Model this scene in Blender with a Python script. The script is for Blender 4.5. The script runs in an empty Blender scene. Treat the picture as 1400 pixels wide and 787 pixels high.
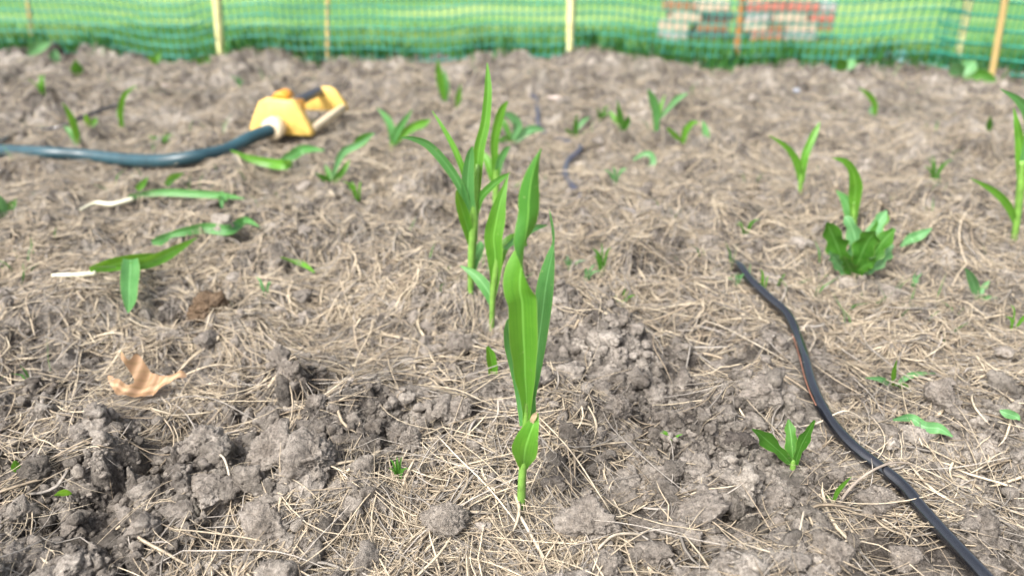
import bpy, math, random
import numpy as np
from mathutils import Vector
SC = bpy.context.scene
COL = SC.collection
R = math.radians
rng = np.random.default_rng(11)
random.seed(5)

# ------------------------------------------------------------------ camera
W0, H0, F = 1400.0, 787.0, 1040.0          # photograph size and focal length in its pixels
CAM_H, PITCH = 0.33, R(27)
cam = bpy.data.cameras.new('camera')
cam.sensor_width = 36
cam.lens = 36 * F / W0
cam.clip_start, cam.clip_end = 0.01, 500
cam.dof.use_dof = True
cam.dof.focus_distance = 0.475
cam.dof.aperture_fstop = 5.1
camo = bpy.data.objects.new('camera', cam)
camo.location = (0, 0, CAM_H)
camo.rotation_euler = (R(90) - PITCH, 0, 0)
COL.objects.link(camo)
SC.camera = camo

# ------------------------------------------------------------------ sky, sun, exposure
SUN_EL, SUN_AZ = R(52), R(222)             # azimuth clockwise from +Y: behind the camera, to the left
wd = bpy.data.worlds.new('World')
SC.world = wd
wd.use_nodes = True
nt = wd.node_tree
nt.nodes.clear()
sky = nt.nodes.new('ShaderNodeTexSky')
sky.sky_type = 'NISHITA'
sky.sun_disc = False
sky.sun_elevation = SUN_EL
sky.sun_rotation = SUN_AZ
sky.dust_density = 6.0
sky.air_density = 0.8
hs = nt.nodes.new('ShaderNodeHueSaturation')
hs.inputs['Saturation'].default_value = 0.55
bgn = nt.nodes.new('ShaderNodeBackground')
bgn.inputs['Strength'].default_value = 0.10
wo = nt.nodes.new('ShaderNodeOutputWorld')
nt.links.new(sky.outputs[0], hs.inputs['Color'])
nt.links.new(hs.outputs[0], bgn.inputs[0])
nt.links.new(bgn.outputs[0], wo.inputs[0])
sl = bpy.data.lights.new('sun', 'SUN')
sl.energy = 1.5
sl.angle = R(14)
sl.color = (1, 0.985, 0.96)
so = bpy.data.objects.new('sun', sl)
so.rotation_euler = (R(90) - SUN_EL, 0, -SUN_AZ + R(180) + R(0))
sd = Vector((math.sin(SUN_AZ) * math.cos(SUN_EL), math.cos(SUN_AZ) * math.cos(SUN_EL), math.sin(SUN_EL)))
so.rotation_euler = sd.to_track_quat('Z', 'Y').to_euler()
COL.objects.link(so)
SC.view_settings.view_transform = 'Standard'
SC.view_settings.look = 'None'
SC.view_settings.gamma = 1
SC.view_settings.exposure = 1.66
SC.render.engine = 'CYCLES'
SC.cycles.use_denoising = True
SC.cycles.max_bounces = 6
SC.cycles.diffuse_bounces = 3
SC.cycles.transmission_bounces = 4

# ------------------------------------------------------------------ materials
def new_mat(name):
    m = bpy.data.materials.new(name)
    m.use_nodes = True
    t = m.node_tree
    return m, t, t.nodes['Principled BSDF'], t.nodes['Material Output']

def N(t, kind, **kw):
    n = t.nodes.new(kind)
    for k, v in kw.items():
        if k in n.inputs: n.inputs[k].default_value = v
        else: setattr(n, k, v)
    return n

def noise(t, co, scale, detail=4, rough=0.6):
    n = N(t, 'ShaderNodeTexNoise', Scale=scale, Detail=detail, Roughness=rough)
    if co is not None: t.links.new(co, n.inputs['Vector'])
    return n.outputs['Fac']

def ramp(t, fac, stops):
    r = t.nodes.new('ShaderNodeValToRGB')
    e = r.color_ramp.elements
    while len(e) < len(stops): e.new(0.5)
    for q, (p, c) in zip(e, stops):
        q.position = p
        q.color = (*c, 1) if len(c) == 3 else c
    t.links.new(fac, r.inputs[0])
    return r.outputs[0]

def mixc(t, fac, a, b, mode='MIX'):
    m = t.nodes.new('ShaderNodeMix')
    m.data_type = 'RGBA'
    m.blend_type = mode
    for s, v in ((m.inputs[0], fac), (m.inputs[6], a), (m.inputs[7], b)):
        if isinstance(v, (int, float)): s.default_value = v
        elif isinstance(v, tuple): s.default_value = (*v, 1)
        else: t.links.new(v, s)
    return m.outputs[2]

def math_(t, op, a, b=0.0):
    m = t.nodes.new('ShaderNodeMath')
    m.operation = op
    for s, v in ((m.inputs[0], a), (m.inputs[1], b)):
        if isinstance(v, (int, float)): s.default_value = v
        else: t.links.new(v, s)
    return m.outputs[0]

def bump(t, bsdf, h, strength, dist):
    b = N(t, 'ShaderNodeBump', Strength=strength, Distance=dist)
    t.links.new(h, b.inputs['Height'])
    t.links.new(b.outputs[0], bsdf.inputs['Normal'])

def soil_mat(name, dark, mid, light, moss=0.25, tinted=False):
    m, t, b, o = new_mat(name)
    co = t.nodes.new('ShaderNodeTexCoord').outputs['Object']
    big = noise(t, co, 11, 6, 0.65)
    fine = noise(t, co, 55, 6, 0.7)
    f = math_(t, 'ADD', math_(t, 'MULTIPLY', big, 0.55), math_(t, 'MULTIPLY', fine, 0.45))
    c = ramp(t, f, [(0.385, dark), (0.5, mid), (0.6, light)])
    ms = ramp(t, noise(t, co, 9, 4), [(0.56, (0, 0, 0)), (0.7, (moss, moss, moss))])
    c = mixc(t, ms, c, (0.13, 0.135, 0.075))
    speck = ramp(t, noise(t, co, 300, 4, 0.75), [(0.34, (0.5, 0.5, 0.5)), (0.5, (1, 1, 1)), (0.66, (1.4, 1.4, 1.4))])
    c = mixc(t, 0.85, c, speck, 'MULTIPLY')
    if tinted:
        c = mixc(t, 1.0, c, N(t, 'ShaderNodeAttribute', attribute_name='tint').outputs['Color'], 'MULTIPLY')
    t.links.new(c, b.inputs['Base Color'])
    b.inputs['Roughness'].default_value = 0.95
    b.inputs['Specular IOR Level'].default_value = 0.15
    hh = math_(t, 'ADD', noise(t, co, 150, 6, 0.8), math_(t, 'MULTIPLY', noise(t, co, 700, 4, 0.75), 0.3))
    bump(t, b, hh, 1.0, 0.005)
    return m

M = {}
M['soil'] = soil_mat('tilled_soil', (0.045, 0.038, 0.034), (0.175, 0.155, 0.133), (0.44, 0.396, 0.342))
M['clod'] = soil_mat('dry_clod', (0.21, 0.18, 0.15), (0.33, 0.292, 0.25), (0.455, 0.405, 0.35), 0.1)
M['clod_brown'] = soil_mat('brown_clod', (0.12, 0.08, 0.05), (0.2, 0.14, 0.09), (0.27, 0.2, 0.14), 0.0)
M['clod_dark'] = soil_mat('moist_clod', (0.07, 0.06, 0.053), (0.13, 0.112, 0.098), (0.22, 0.19, 0.165), 0.0)

def tint_mat(name, rough, trans=0.0, spec=0.3):
    """colour comes from the per-strand tint attribute"""
    m, t, b, o = new_mat(name)
    a = N(t, 'ShaderNodeAttribute', attribute_name='tint')
    co = t.nodes.new('ShaderNodeTexCoord').outputs['Object']
    v = ramp(t, noise(t, co, 260, 4, 0.7), [(0.3, (0.65, 0.65, 0.65)), (0.7, (1.2, 1.2, 1.2))])
    c = mixc(t, 1.0, a.outputs['Color'], v, 'MULTIPLY')
    t.links.new(c, b.inputs['Base Color'])
    b.inputs['Roughness'].default_value = rough
    b.inputs['Specular IOR Level'].default_value = spec
    if trans:
        tr = t.nodes.new('ShaderNodeBsdfTranslucent')
        t.links.new(c, tr.inputs[0])
        mx = t.nodes.new('ShaderNodeMixShader')
        mx.inputs[0].default_value = trans
        t.links.new(b.outputs[0], mx.inputs[1]); t.links.new(tr.outputs[0], mx.inputs[2])
        t.links.new(mx.outputs[0], o.inputs[0])
    return m
M['straw'] = tint_mat('dry_straw', 0.6)
M['crumb'] = soil_mat('soil_crumb', (0.13, 0.111, 0.093), (0.3, 0.265, 0.226), (0.465, 0.415, 0.358), 0.1, True)
M['turf'] = tint_mat('turf_blades', 0.5, 0.35)

def leaf_mat(name, base, pale, glow, trans=0.38, rough=0.38, stripes=26.0):
    m, t, b, o = new_mat(name)
    uv = t.nodes.new('ShaderNodeUVMap').outputs[0]
    sep = t.nodes.new('ShaderNodeSeparateXYZ')
    t.links.new(uv, sep.inputs[0])
    u, v = sep.outputs[0], sep.outputs[1]
    oc = t.nodes.new('ShaderNodeTexCoord').outputs['Object']
    d = math_(t, 'ABSOLUTE', math_(t, 'SUBTRACT', u, 0.5))
    rib = ramp(t, d, [(0.012, (1, 1, 1)), (0.05, (0, 0, 0))])
    edge = ramp(t, d, [(0.465, (0, 0, 0)), (0.495, (1, 1, 1))])
    # fine parallel veins and longer uneven streaks running along the blade
    mp = N(t, 'ShaderNodeCombineXYZ')
    t.links.new(math_(t, 'MULTIPLY', u, stripes), mp.inputs[0])
    t.links.new(math_(t, 'MULTIPLY', v, 3.0), mp.inputs[1])
    st = noise(t, mp.outputs[0], 1.0, 3, 0.65)
    blot = noise(t, oc, 45, 3)
    k = ramp(t, math_(t, 'ADD', math_(t, 'MULTIPLY', st, 0.6), math_(t, 'MULTIPLY', blot, 0.4)), [(0.33, (0, 0, 0)), (0.68, (1, 1, 1))])
    c = mixc(t, k, base, pale)
    geo = t.nodes.new('ShaderNodeNewGeometry')
    under = tuple(x * y for x, y in zip(base, (0.8, 0.95, 1.9))) if stripes != 10 else pale
    c = mixc(t, math_(t, 'MULTIPLY', geo.outputs['Backfacing'], 0.65), c, under)
    wv = math_(t, 'SINE', math_(t, 'MULTIPLY', u, 150.0 if stripes > 20 else 60.0))
    c = mixc(t, 0.5, c, ramp(t, wv, [(0.2, (1, 1, 1)), (1.0, (0.68, 0.74, 0.62))]), 'MULTIPLY')
    c = mixc(t, math_(t, 'MULTIPLY', rib, 0.6), c, tuple(min(1, x * 1.5 + 0.06) for x in pale))
    c = mixc(t, math_(t, 'MULTIPLY', edge, 0.55), c, (0.36, 0.5, 0.12))
    spots = ramp(t, noise(t, oc, 240, 2), [(0.71, (0, 0, 0)), (0.76, (0.6, 0.6, 0.6))])
    c = mixc(t, spots, c, (0.42, 0.48, 0.2))
    dirt = ramp(t, noise(t, oc, 330, 3, 0.7), [(0.6, (0, 0, 0)), (0.68, (1, 1, 1))])
    low = ramp(t, v, [(0.05, (0.7, 0.7, 0.7)), (0.4, (0.0, 0.0, 0.0))])
    c = mixc(t, math_(t, 'MULTIPLY', dirt, low), c, (0.22, 0.18, 0.13))
    t.links.new(c, b.inputs['Base Color'])
    b.inputs['Roughness'].default_value = rough
    b.inputs['Specular IOR Level'].default_value = 0.45
    bump(t, b, st, 0.35, 0.0006)
    tr = t.nodes.new('ShaderNodeBsdfTranslucent')
    t.links.new(mixc(t, 0.5, c, glow), tr.inputs[0])
    mx = t.nodes.new('ShaderNodeMixShader')
    mx.inputs[0].default_value = trans
    t.links.new(b.outputs[0], mx.inputs[1]); t.links.new(tr.outputs[0], mx.inputs[2])
    t.links.new(mx.outputs[0], o.inputs[0])
    return m
M['corn'] = leaf_mat('corn_leaf', (0.06, 0.225, 0.022), (0.15, 0.385, 0.04), (0.38, 0.64, 0.03))
M['corn_blue'] = leaf_mat('corn_leaf_bluish', (0.065, 0.23, 0.055), (0.14, 0.36, 0.11), (0.25, 0.55, 0.08), 0.33, 0.45)
M['weed'] = leaf_mat('weed_leaf', (0.034, 0.145, 0.014), (0.08, 0.235, 0.026), (0.18, 0.42, 0.02), 0.3, 0.5, 8)
M['weed_pale'] = leaf_mat('weed_leaf_pale', (0.085, 0.25, 0.085), (0.16, 0.36, 0.14), (0.2, 0.42, 0.1), 0.25, 0.5, 8)  # blue-green paleness of reflected sky is mixed into this leaf colour
M['dead'] = leaf_mat('dead_leaf', (0.22, 0.125, 0.062), (0.38, 0.235, 0.13), (0.36, 0.2, 0.08), 0.2, 0.6, 10)

def plain(name, col, rough=0.5, var=0.12, scale=40, bumpd=0.0, spec=0.5, wood=False, trans=0.0):
    m, t, b, o = new_mat(name)
    co = t.nodes.new('ShaderNodeTexCoord').outputs['Object']
    if wood:
        mp = N(t, 'ShaderNodeMapping'); mp.inputs['Scale'].default_value = (1, 1, 0.06)
        t.links.new(co, mp.inputs[0]); co = mp.outputs[0]
    n = noise(t, co, scale, 5, 0.65)
    lo = tuple(x * (1 - var * 1.6) for x in col); hi = tuple(min(1, x * (1 + var)) for x in col)
    c = ramp(t, n, [(0.3, lo), (0.7, hi)])
    t.links.new(c, b.inputs['Base Color'])
    b.inputs['Roughness'].default_value = rough
    b.inputs['Specular IOR Level'].default_value = spec
    if bumpd: bump(t, b, n, 0.5, bumpd)
    if trans:
        tr = t.nodes.new('ShaderNodeBsdfTranslucent'); t.links.new(c, tr.inputs[0])
        mx = t.nodes.new('ShaderNodeMixShader'); mx.inputs[0].default_value = trans
        t.links.new(b.outputs[0], mx.inputs[1]); t.links.new(tr.outputs[0], mx.inputs[2])
        t.links.new(mx.outputs[0], o.inputs[0])
    return m
M['stem'] = plain('green_stem', (0.2, 0.4, 0.07), 0.45, 0.25, 90, trans=0.15)
M['root'] = plain('white_stem', (0.7, 0.68, 0.5), 0.5, 0.15, 60)
M['black'] = plain('black_tubing', (0.007, 0.008, 0.011), 0.17, 0.35, 35, 0.0001, 1.0)
for n_ in ('black',):
    b_ = M[n_].node_tree.nodes['Principled BSDF']
    b_.inputs['IOR'].default_value = 1.6
    b_.inputs['Coat Weight'].default_value = 0.15
    b_.inputs['Coat Roughness'].default_value = 0.12
    b_.inputs['Coat IOR'].default_value = 1.7
M['stripe'] = plain('red_stripe', (0.25, 0.11, 0.07), 0.7, 0.2, 60)
M['hose'] = plain('teal_hose', (0.018, 0.06, 0.076), 0.42, 0.2, 30, 0.0003, 0.6)
M['grey_tube'] = plain('grey_tube', (0.06, 0.062, 0.085), 0.4, 0.2, 50)
M['yellow'] = plain('yellow_plastic', (0.85, 0.56, 0.14), 0.45, 0.16, 55)
M['orange'] = plain('orange_plastic', (0.78, 0.33, 0.03), 0.45, 0.15, 25)
M['cream'] = plain('cream_plastic', (0.75, 0.62, 0.42), 0.5, 0.12, 30)
M['tube_grey'] = plain('spray_tube', (0.05, 0.055, 0.07), 0.35, 0.2, 40)
M['net_pale'] = plain('pale_netting', (0.07, 0.36, 0.29), 0.4, 0.25, 9, 0, 0.5, trans=0.3)
M['net'] = plain('green_netting', (0.02, 0.26, 0.18), 0.42, 0.2, 9, 0, 0.5, trans=0.2)
M['net_hem'] = plain('pale_hem', (0.2, 0.42, 0.42), 0.4, 0.25, 15)
M['stake_yellow'] = plain('painted_stake', (0.9, 0.8, 0.38), 0.5, 0.25, 55)
M['stake_wood'] = plain('wooden_stake', (0.55, 0.27, 0.09), 0.6, 0.3, 60, 0.0006, wood=True)
M['stake_bamboo'] = plain('bamboo_stake', (0.6, 0.44, 0.18), 0.5, 0.25, 60, wood=True)
M['pebble'] = plain('pale_pebble', (0.36, 0.3, 0.26), 0.8, 0.15, 80, 0.001)
M['chip'] = plain('grey_chip', (0.3, 0.32, 0.36), 0.5, 0.15, 60)
M['drystem'] = plain('grey_stem', (0.3, 0.25, 0.2), 0.7, 0.25, 90, 0.0005)
M['strawpale'] = plain('pale_straw', (0.46, 0.4, 0.31), 0.6, 0.25, 160)
for k_, c_ in (('pink', (0.5, 0.19, 0.15)), ('cream', (0.55, 0.44, 0.34)), ('grey', (0.42, 0.39, 0.38)), ('brown', (0.32, 0.19, 0.11)), ('dark', (0.1, 0.1, 0.09))):
    M['brick_' + k_] = plain('brick_' + k_, c_, 0.85, 0.22, 70, 0.002, 0.2)

def lawn_material():
    m, t, b, o = new_mat('lawn_turf')
    co = t.nodes.new('ShaderNodeTexCoord').outputs['Object']
    mp = N(t, 'ShaderNodeMapping'); mp.inputs['Scale'].default_value = (0.5, 2.2, 1)
    t.links.new(co, mp.inputs[0])
    a = noise(t, mp.outputs[0], 2.2, 3)
    f = noise(t, co, 60, 5, 0.7)
    c = ramp(t, math_(t, 'ADD', math_(t, 'MULTIPLY', a, 0.7), math_(t, 'MULTIPLY', f, 0.3)),
             [(0.36, (0.055, 0.16, 0.03)), (0.5, (0.1, 0.25, 0.055)), (0.64, (0.28, 0.38, 0.12))])  # stretched yellow-green bands paint sunlit strips into the lawn colour
    t.links.new(c, b.inputs['Base Color'])
    b.inputs['Roughness'].default_value = 0.9
    bump(t, b, f, 0.8, 0.01)
    return m
M['lawn'] = lawn_material()

# ------------------------------------------------------------------ numpy noise
def hsh(ix, iy, iz, seed):
    with np.errstate(over='ignore'):
        h = (ix.astype(np.int64) * 374761393 + iy.astype(np.int64) * 668265263 + np.int64(iz) * 2147483647 + seed * 974634547) & 0xffffffff
        h = h.astype(np.uint32)
        h = (h ^ (h >> np.uint32(13))) * np.uint32(1274126177)
        h = (h ^ (h >> np.uint32(15))) * np.uint32(2246822519)
        h = h ^ (h >> np.uint32(16))
    return h.astype(np.float64) / 4294967295.0

def fade(t): return t * t * t * (t * (t * 6 - 15) + 10)

def perlin(x, y, seed):
    ix, iy = np.floor(x), np.floor(y)
    fx, fy = x - ix, y - iy
    def g(dx, dy):
        a = hsh(ix + dx, iy + dy, 0, seed) * 2 * np.pi
        return np.cos(a) * (fx - dx) + np.sin(a) * (fy - dy)
    u, v = fade(fx), fade(fy)
    a = g(0, 0) * (1 - u) + g(1, 0) * u
    b = g(0, 1) * (1 - u) + g(1, 1) * u
    return (a * (1 - v) + b * v) * 1.5

def value3(p, seed):
    i = np.floor(p)
    f = p - i
    u = fade(f)
    out = 0
    for dx in (0, 1):
        for dy in (0, 1):
            for dz in (0, 1):
                w = (u[:, 0] if dx else 1 - u[:, 0]) * (u[:, 1] if dy else 1 - u[:, 1]) * (u[:, 2] if dz else 1 - u[:, 2])
                out = out + w * hsh(i[:, 0] + dx, i[:, 1] + dy, (i[:, 2] + dz), seed)
    return out * 2 - 1

def hsh_vec_patch():
    pass

def fbm(x, y, seed, octs=4, gain=0.5):
    s, a = 0, 1.0
    for k in range(octs):
        s = s + a * perlin(x * 2 ** k, y * 2 ** k, seed + k)
        a *= gain
    return s

def domes(x, y, cell, seed, present, rlo=0.35, rhi=0.75, asp=0.75):
    """lumps: the highest of the half-buried rounded clods round each point (cell in metres)"""
    X, Y = x / cell, y / cell
    ix, iy = np.floor(X), np.floor(Y)
    out = np.zeros_like(x)
    for dx in (-1, 0, 1):
        for dy in (-1, 0, 1):
            cx, cy = ix + dx, iy + dy
            px = cx + hsh(cx, cy, 1, seed)
            py = cy + hsh(cx, cy, 2, seed)
            r = rlo + (rhi - rlo) * hsh(cx, cy, 3, seed) ** 1.5
            on = hsh(cx, cy, 4, seed) < present
            ex = 0.75 + 0.5 * hsh(cx, cy, 5, seed)
            d2 = (((X - px) * ex) ** 2 + ((Y - py) / ex) ** 2) / (r * r)
            h = np.where(on & (d2 < 1), r * asp * np.sqrt(np.clip(1 - d2, 0, 1)), 0)
            out = np.maximum(out, h)
    return out * cell

# ------------------------------------------------------------------ pixel rays
CAMP = np.array([0, 0, CAM_H])
def ray(px, py):
    a, b = (px - W0 / 2) / F, -(py - H0 / 2) / F
    c, s = math.cos(PITCH), math.sin(PITCH)
    return np.array([a, c + b * s, -s + b * c])          # depth along the axis = parameter t

def at_y(px, py, y):
    d = ray(px, py)
    return CAMP + d * (y / d[1])

def flat(px, py, z=0.0):
    d = ray(px, py)
    return CAMP + d * ((z - CAM_H) / d[2])

# ------------------------------------------------------------------ terrain
FENCE_PX = [(-260, 70), (0, 73), (300, 75), (620, 74), (900, 78), (1100, 85), (1250, 92), (1400, 103), (1640, 125)]
FENCE = np.array([flat(a, b)[:2] for a, b in FENCE_PX])
def fence_y(x): return np.interp(x, FENCE[:, 0], FENCE[:, 1])

def sstep(a, b, v):
    t = np.clip((v - a) / (b - a), 0, 1)
    return t * t * (3 - 2 * t)

def und(x, y):
    h = 0.016 * fbm(x * 3.1 + 7, y * 3.1 + 3, 21, 3) + 0.012 * sstep(0.5, 0.75, np.hypot(x, y)) * perlin(x * 7.5, y * 7.5 + 4, 27)
    h = h + 0.016 * np.exp(-((x - 0.02) / 0.22) ** 2 - ((y - 0.78) / 0.16) ** 2)       # low ridges of the tilled rows
    h = h + 0.012 * np.exp(-((x + 0.17) / 0.07) ** 2 - ((y - 0.385) / 0.07) ** 2)
    h = h - 0.008 * np.exp(-((x - 0.35) / 0.1) ** 2 - ((y - 0.66) / 0.14) ** 2)
    return h

def flat_und(px, py, lift=0.0):
    p = flat(px, py)
    for _ in range(6): p = flat(px, py, float(und(p[0], p[1])) + lift)
    return p

DRIP_PX = [(1000, 343), (1010, 366), (1025, 390), (1050, 414), (1074, 436), (1090, 460), (1100, 490), (1108, 520), (1120, 550), (1141, 584), (1171, 615), (1205, 641), (1235, 666), (1261, 697), (1291, 730), (1325, 766), (1352, 795), (1400, 850)]
DRIP_R = 0.0045
DRIP = np.array([flat_und(a, b, DRIP_R * 0.9) for a, b in DRIP_PX])
HOSE_PX = [(-160, 196), (-60, 203), (0, 206), (60, 209), (120, 213), (175, 219), (225, 220), (270, 214), (310, 205), (345, 191)]
HOSE_R = 0.0092
HOSE = np.array([flat_und(a, b, HOSE_R) for a, b in HOSE_PX])
THIN_PX = [(-40, 203), (0, 194), (20, 183), (45, 178), (79, 175), (113, 161), (148, 148), (178, 141), (203, 128)]
THIN_R = 0.0034
THIN = np.array([flat_und(a, b, THIN_R) for a, b in THIN_PX])
CORN1 = flat_und(713, 684)
OAK = np.array([flat_und(a, c) for a, c in ((160, 540), (200, 538), (250, 528))])
UPR = np.array([flat_und(a, c) for a, c in ((90, 391), (180, 386), (270, 352))])
SPR = [np.array([flat_und(a, c), flat_und(a + 1, c + 4)]) for a, c in ((1084, 642), (1139, 688), (1221, 531), (674, 511), (545, 657))]
OPEN = [(q_, 0.009, 0.02) for q_ in SPR] + [(DRIP[:5], 0.02, 0.045)] + [(OAK, 0.032, 0.055), (UPR, 0.02, 0.04), (DRIP, 0.009, 0.025), (HOSE, 0.014, 0.05), (THIN, 0.008, 0.03), (np.array([CORN1, CORN1 + [0.001, -0.03, 0]]), 0.02, 0.06)]

def poly_dist(x, y, P):
    d = np.full(x.shape, 9.0)
    for a, b in zip(P[:-1, :2], P[1:, :2]):
        v = b - a
        t = np.clip(((x - a[0]) * v[0] + (y - a[1]) * v[1]) / (v @ v + 1e-12), 0, 1)
        d = np.minimum(d, np.hypot(x - a[0] - t * v[0], y - a[1] - t * v[1]))
    return d

def clump_mask(x, y):
    return sstep(-0.35, 0.4, fbm(x * 5.5 + 2, y * 5.5 + 9, 61, 3))

def height(x, y):
    h = und(x, y)
    wx = x + 0.010 * fbm(x * 45, y * 45, 31, 4, 0.6) + 0.0018 * perlin(x * 260, y * 260, 36)
    wy = y + 0.010 * fbm(x * 45, y * 45, 41, 4, 0.6) + 0.0018 * perlin(x * 260, y * 260, 37)
    m = clump_mask(x, y)
    c = 1.15 * domes(wx, wy, 0.075, 3, 0.62, 0.3, 0.62, 0.55) * (0.45 + 0.55 * m)
    c = c + 1.15 * domes(wx, wy, 0.034, 5, 0.7, 0.3, 0.66, 0.7) * (0.5 + 0.5 * m)
    c = c + 0.75 * domes(wx, wy, 0.015, 7, 0.72, 0.3, 0.66, 0.8)
    near = 1 - sstep(0.8, 1.3, np.hypot(x, y))
    c = c + 0.5 * near * domes(wx, wy, 0.0065, 9, 0.75, 0.3, 0.66, 0.8)
    c = c + 0.0035 * fbm(x * 60, y * 60, 51, 4, 0.6) + 0.0006 * perlin(x * 420, y * 420, 71) * near
    c = c + 0.007 * np.abs(perlin(x * 55 + 3, y * 55, 81)) + 0.004 * np.abs(perlin(x * 130, y * 130 + 5, 82)) - 0.005
    k = np.ones_like(x)
    for P, r0, r1 in OPEN:
        k = np.minimum(k, 0.12 + 0.88 * sstep(r0, r1, poly_dist(x, y, P)))
    h = h + (c - 0.012) * k - (1 - k) * 0.004
    edge = np.minimum.reduce([fence_y(x) + 0.06 - y, 2.9 - np.abs(x), y + 1.6])
    return np.where(edge > 0, h, h) - 0.35 * sstep(0.0, 0.12, -edge + 0.03)

ANG = np.concatenate([np.linspace(-180, -64, 60)[:-1], np.linspace(-64, 64, 1290), np.linspace(64, 180, 60)[1:]])
RAD = np.concatenate([np.geomspace(0.04, 0.24, 26)[:-1], np.geomspace(0.24, 2.15, 820), np.geomspace(2.15, 3.4, 30)[1:]])
AA, RR = np.meshgrid(np.radians(ANG), RAD)
GX, GY = RR * np.sin(AA), RR * np.cos(AA)
GH = height(GX, GY)

def terrain(x, y):
    x, y = np.asarray(x, float), np.asarray(y, float)
    a = np.degrees(np.arctan2(x, y)); r = np.hypot(x, y)
    i = np.clip(np.interp(r, RAD, np.arange(len(RAD))), 0, len(RAD) - 1.001)
    j = np.clip(np.interp(a, ANG, np.arange(len(ANG))), 0, len(ANG) - 1.001)
    i0, j0 = i.astype(int), j.astype(int)
    u, v = i - i0, j - j0
    return (GH[i0, j0] * (1 - u) * (1 - v) + GH[i0 + 1, j0] * u * (1 - v) + GH[i0, j0 + 1] * (1 - u) * v + GH[i0 + 1, j0 + 1] * u * v)

TT = np.geomspace(0.3, 3.2, 2600)
def ground(px, py, lift=0.0):
    """where the sight line through a photograph pixel meets the soil"""
    d = ray(px, py)
    P = CAMP[None] + d[None] * TT[:, None]
    below = P[:, 2] < terrain(P[:, 0], P[:, 1])
    k = int(np.argmax(below)) if below.any() else len(TT) - 1
    p = P[k].copy(); p[2] += lift
    return p

# ------------------------------------------------------------------ object helpers
def link(o, parent=None):
    COL.objects.link(o)
    if parent is not None:
        o.parent = parent
        o.location = o.location - parent.location
    return o

def tag(o, label=None, cat=None, group=None, kind=None):
    if label: o['label'] = label
    if cat: o['category'] = cat
    if group: o['group'] = group
    if kind: o['kind'] = kind
    return o

def empty(name, loc, label, cat, group=None):
    o = bpy.data.objects.new(name, None)
    o.empty_display_size = 0.02
    o.location = Vector([float(q) for q in loc])
    COL.objects.link(o)
    return tag(o, label, cat, group)

def mesh_obj(name, V, Fc, mat, parent=None, uv=None, tint=None, smooth=True, origin=None):
    """V (n,3) world coordinates, Fc (m,k) indices"""
    V = np.asarray(V, np.float32); Fc = np.asarray(Fc, np.int32)
    if origin is None:
        origin = np.array(parent.location) if parent is not None else np.array([V[:, 0].mean(), V[:, 1].mean(), V[:, 2].min()])
    V = V - np.asarray(origin, np.float32)
    me = bpy.data.meshes.new(name)
    n, k = Fc.shape
    me.vertices.add(len(V)); me.vertices.foreach_set('co', V.ravel())
    me.loops.add(n * k); me.loops.foreach_set('vertex_index', Fc.ravel())
    me.polygons.add(n)
    me.polygons.foreach_set('loop_start', np.arange(n, dtype=np.int32) * k)
    me.polygons.foreach_set('loop_total', np.full(n, k, np.int32))
    if smooth: me.polygons.foreach_set('use_smooth', np.ones(n, bool))
    me.update(calc_edges=True)
    if uv is not None:
        l = me.uv_layers.new(name='UVMap')
        l.data.foreach_set('uv', np.asarray(uv, np.float32)[Fc.ravel()].ravel())
    if tint is not None:
        a = me.color_attributes.new('tint', 'FLOAT_COLOR', 'POINT')
        t4 = np.ones((len(V), 4), np.float32); t4[:, :3] = tint
        a.data.foreach_set('color', t4.ravel())
    me.materials.append(mat)
    o = bpy.data.objects.new(name, me)
    COL.objects.link(o)
    if parent is not None: o.parent = parent
    else: o.location = Vector([float(q) for q in origin])
    return o

def spline(P, n):
    """Catmull-Rom through rows of P, n samples"""
    P = np.asarray(P, float)
    if len(P) == 2: return P[0] + np.linspace(0, 1, n)[:, None] * (P[1] - P[0])
    Q = np.vstack([2 * P[0] - P[1], P, 2 * P[-1] - P[-2]])
    seg = np.linalg.norm(np.diff(P[:, :3], axis=0), axis=1) + 1e-9
    cum = np.concatenate([[0], np.cumsum(seg)])
    s = np.linspace(0, cum[-1], n)
    i = np.clip(np.searchsorted(cum, s, 'right') - 1, 0, len(seg) - 1)
    t = ((s - cum[i]) / seg[i])[:, None]
    a, b, c, d = Q[i], Q[i + 1], Q[i + 2], Q[i + 3]
    return 0.5 * (2 * b + (c - a) * t + (2 * a - 5 * b + 4 * c - d) * t * t + (3 * b - 3 * c + d - a) * t ** 3)

def unit(v): return v / (np.linalg.norm(v, axis=-1, keepdims=True) + 1e-12)

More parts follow.
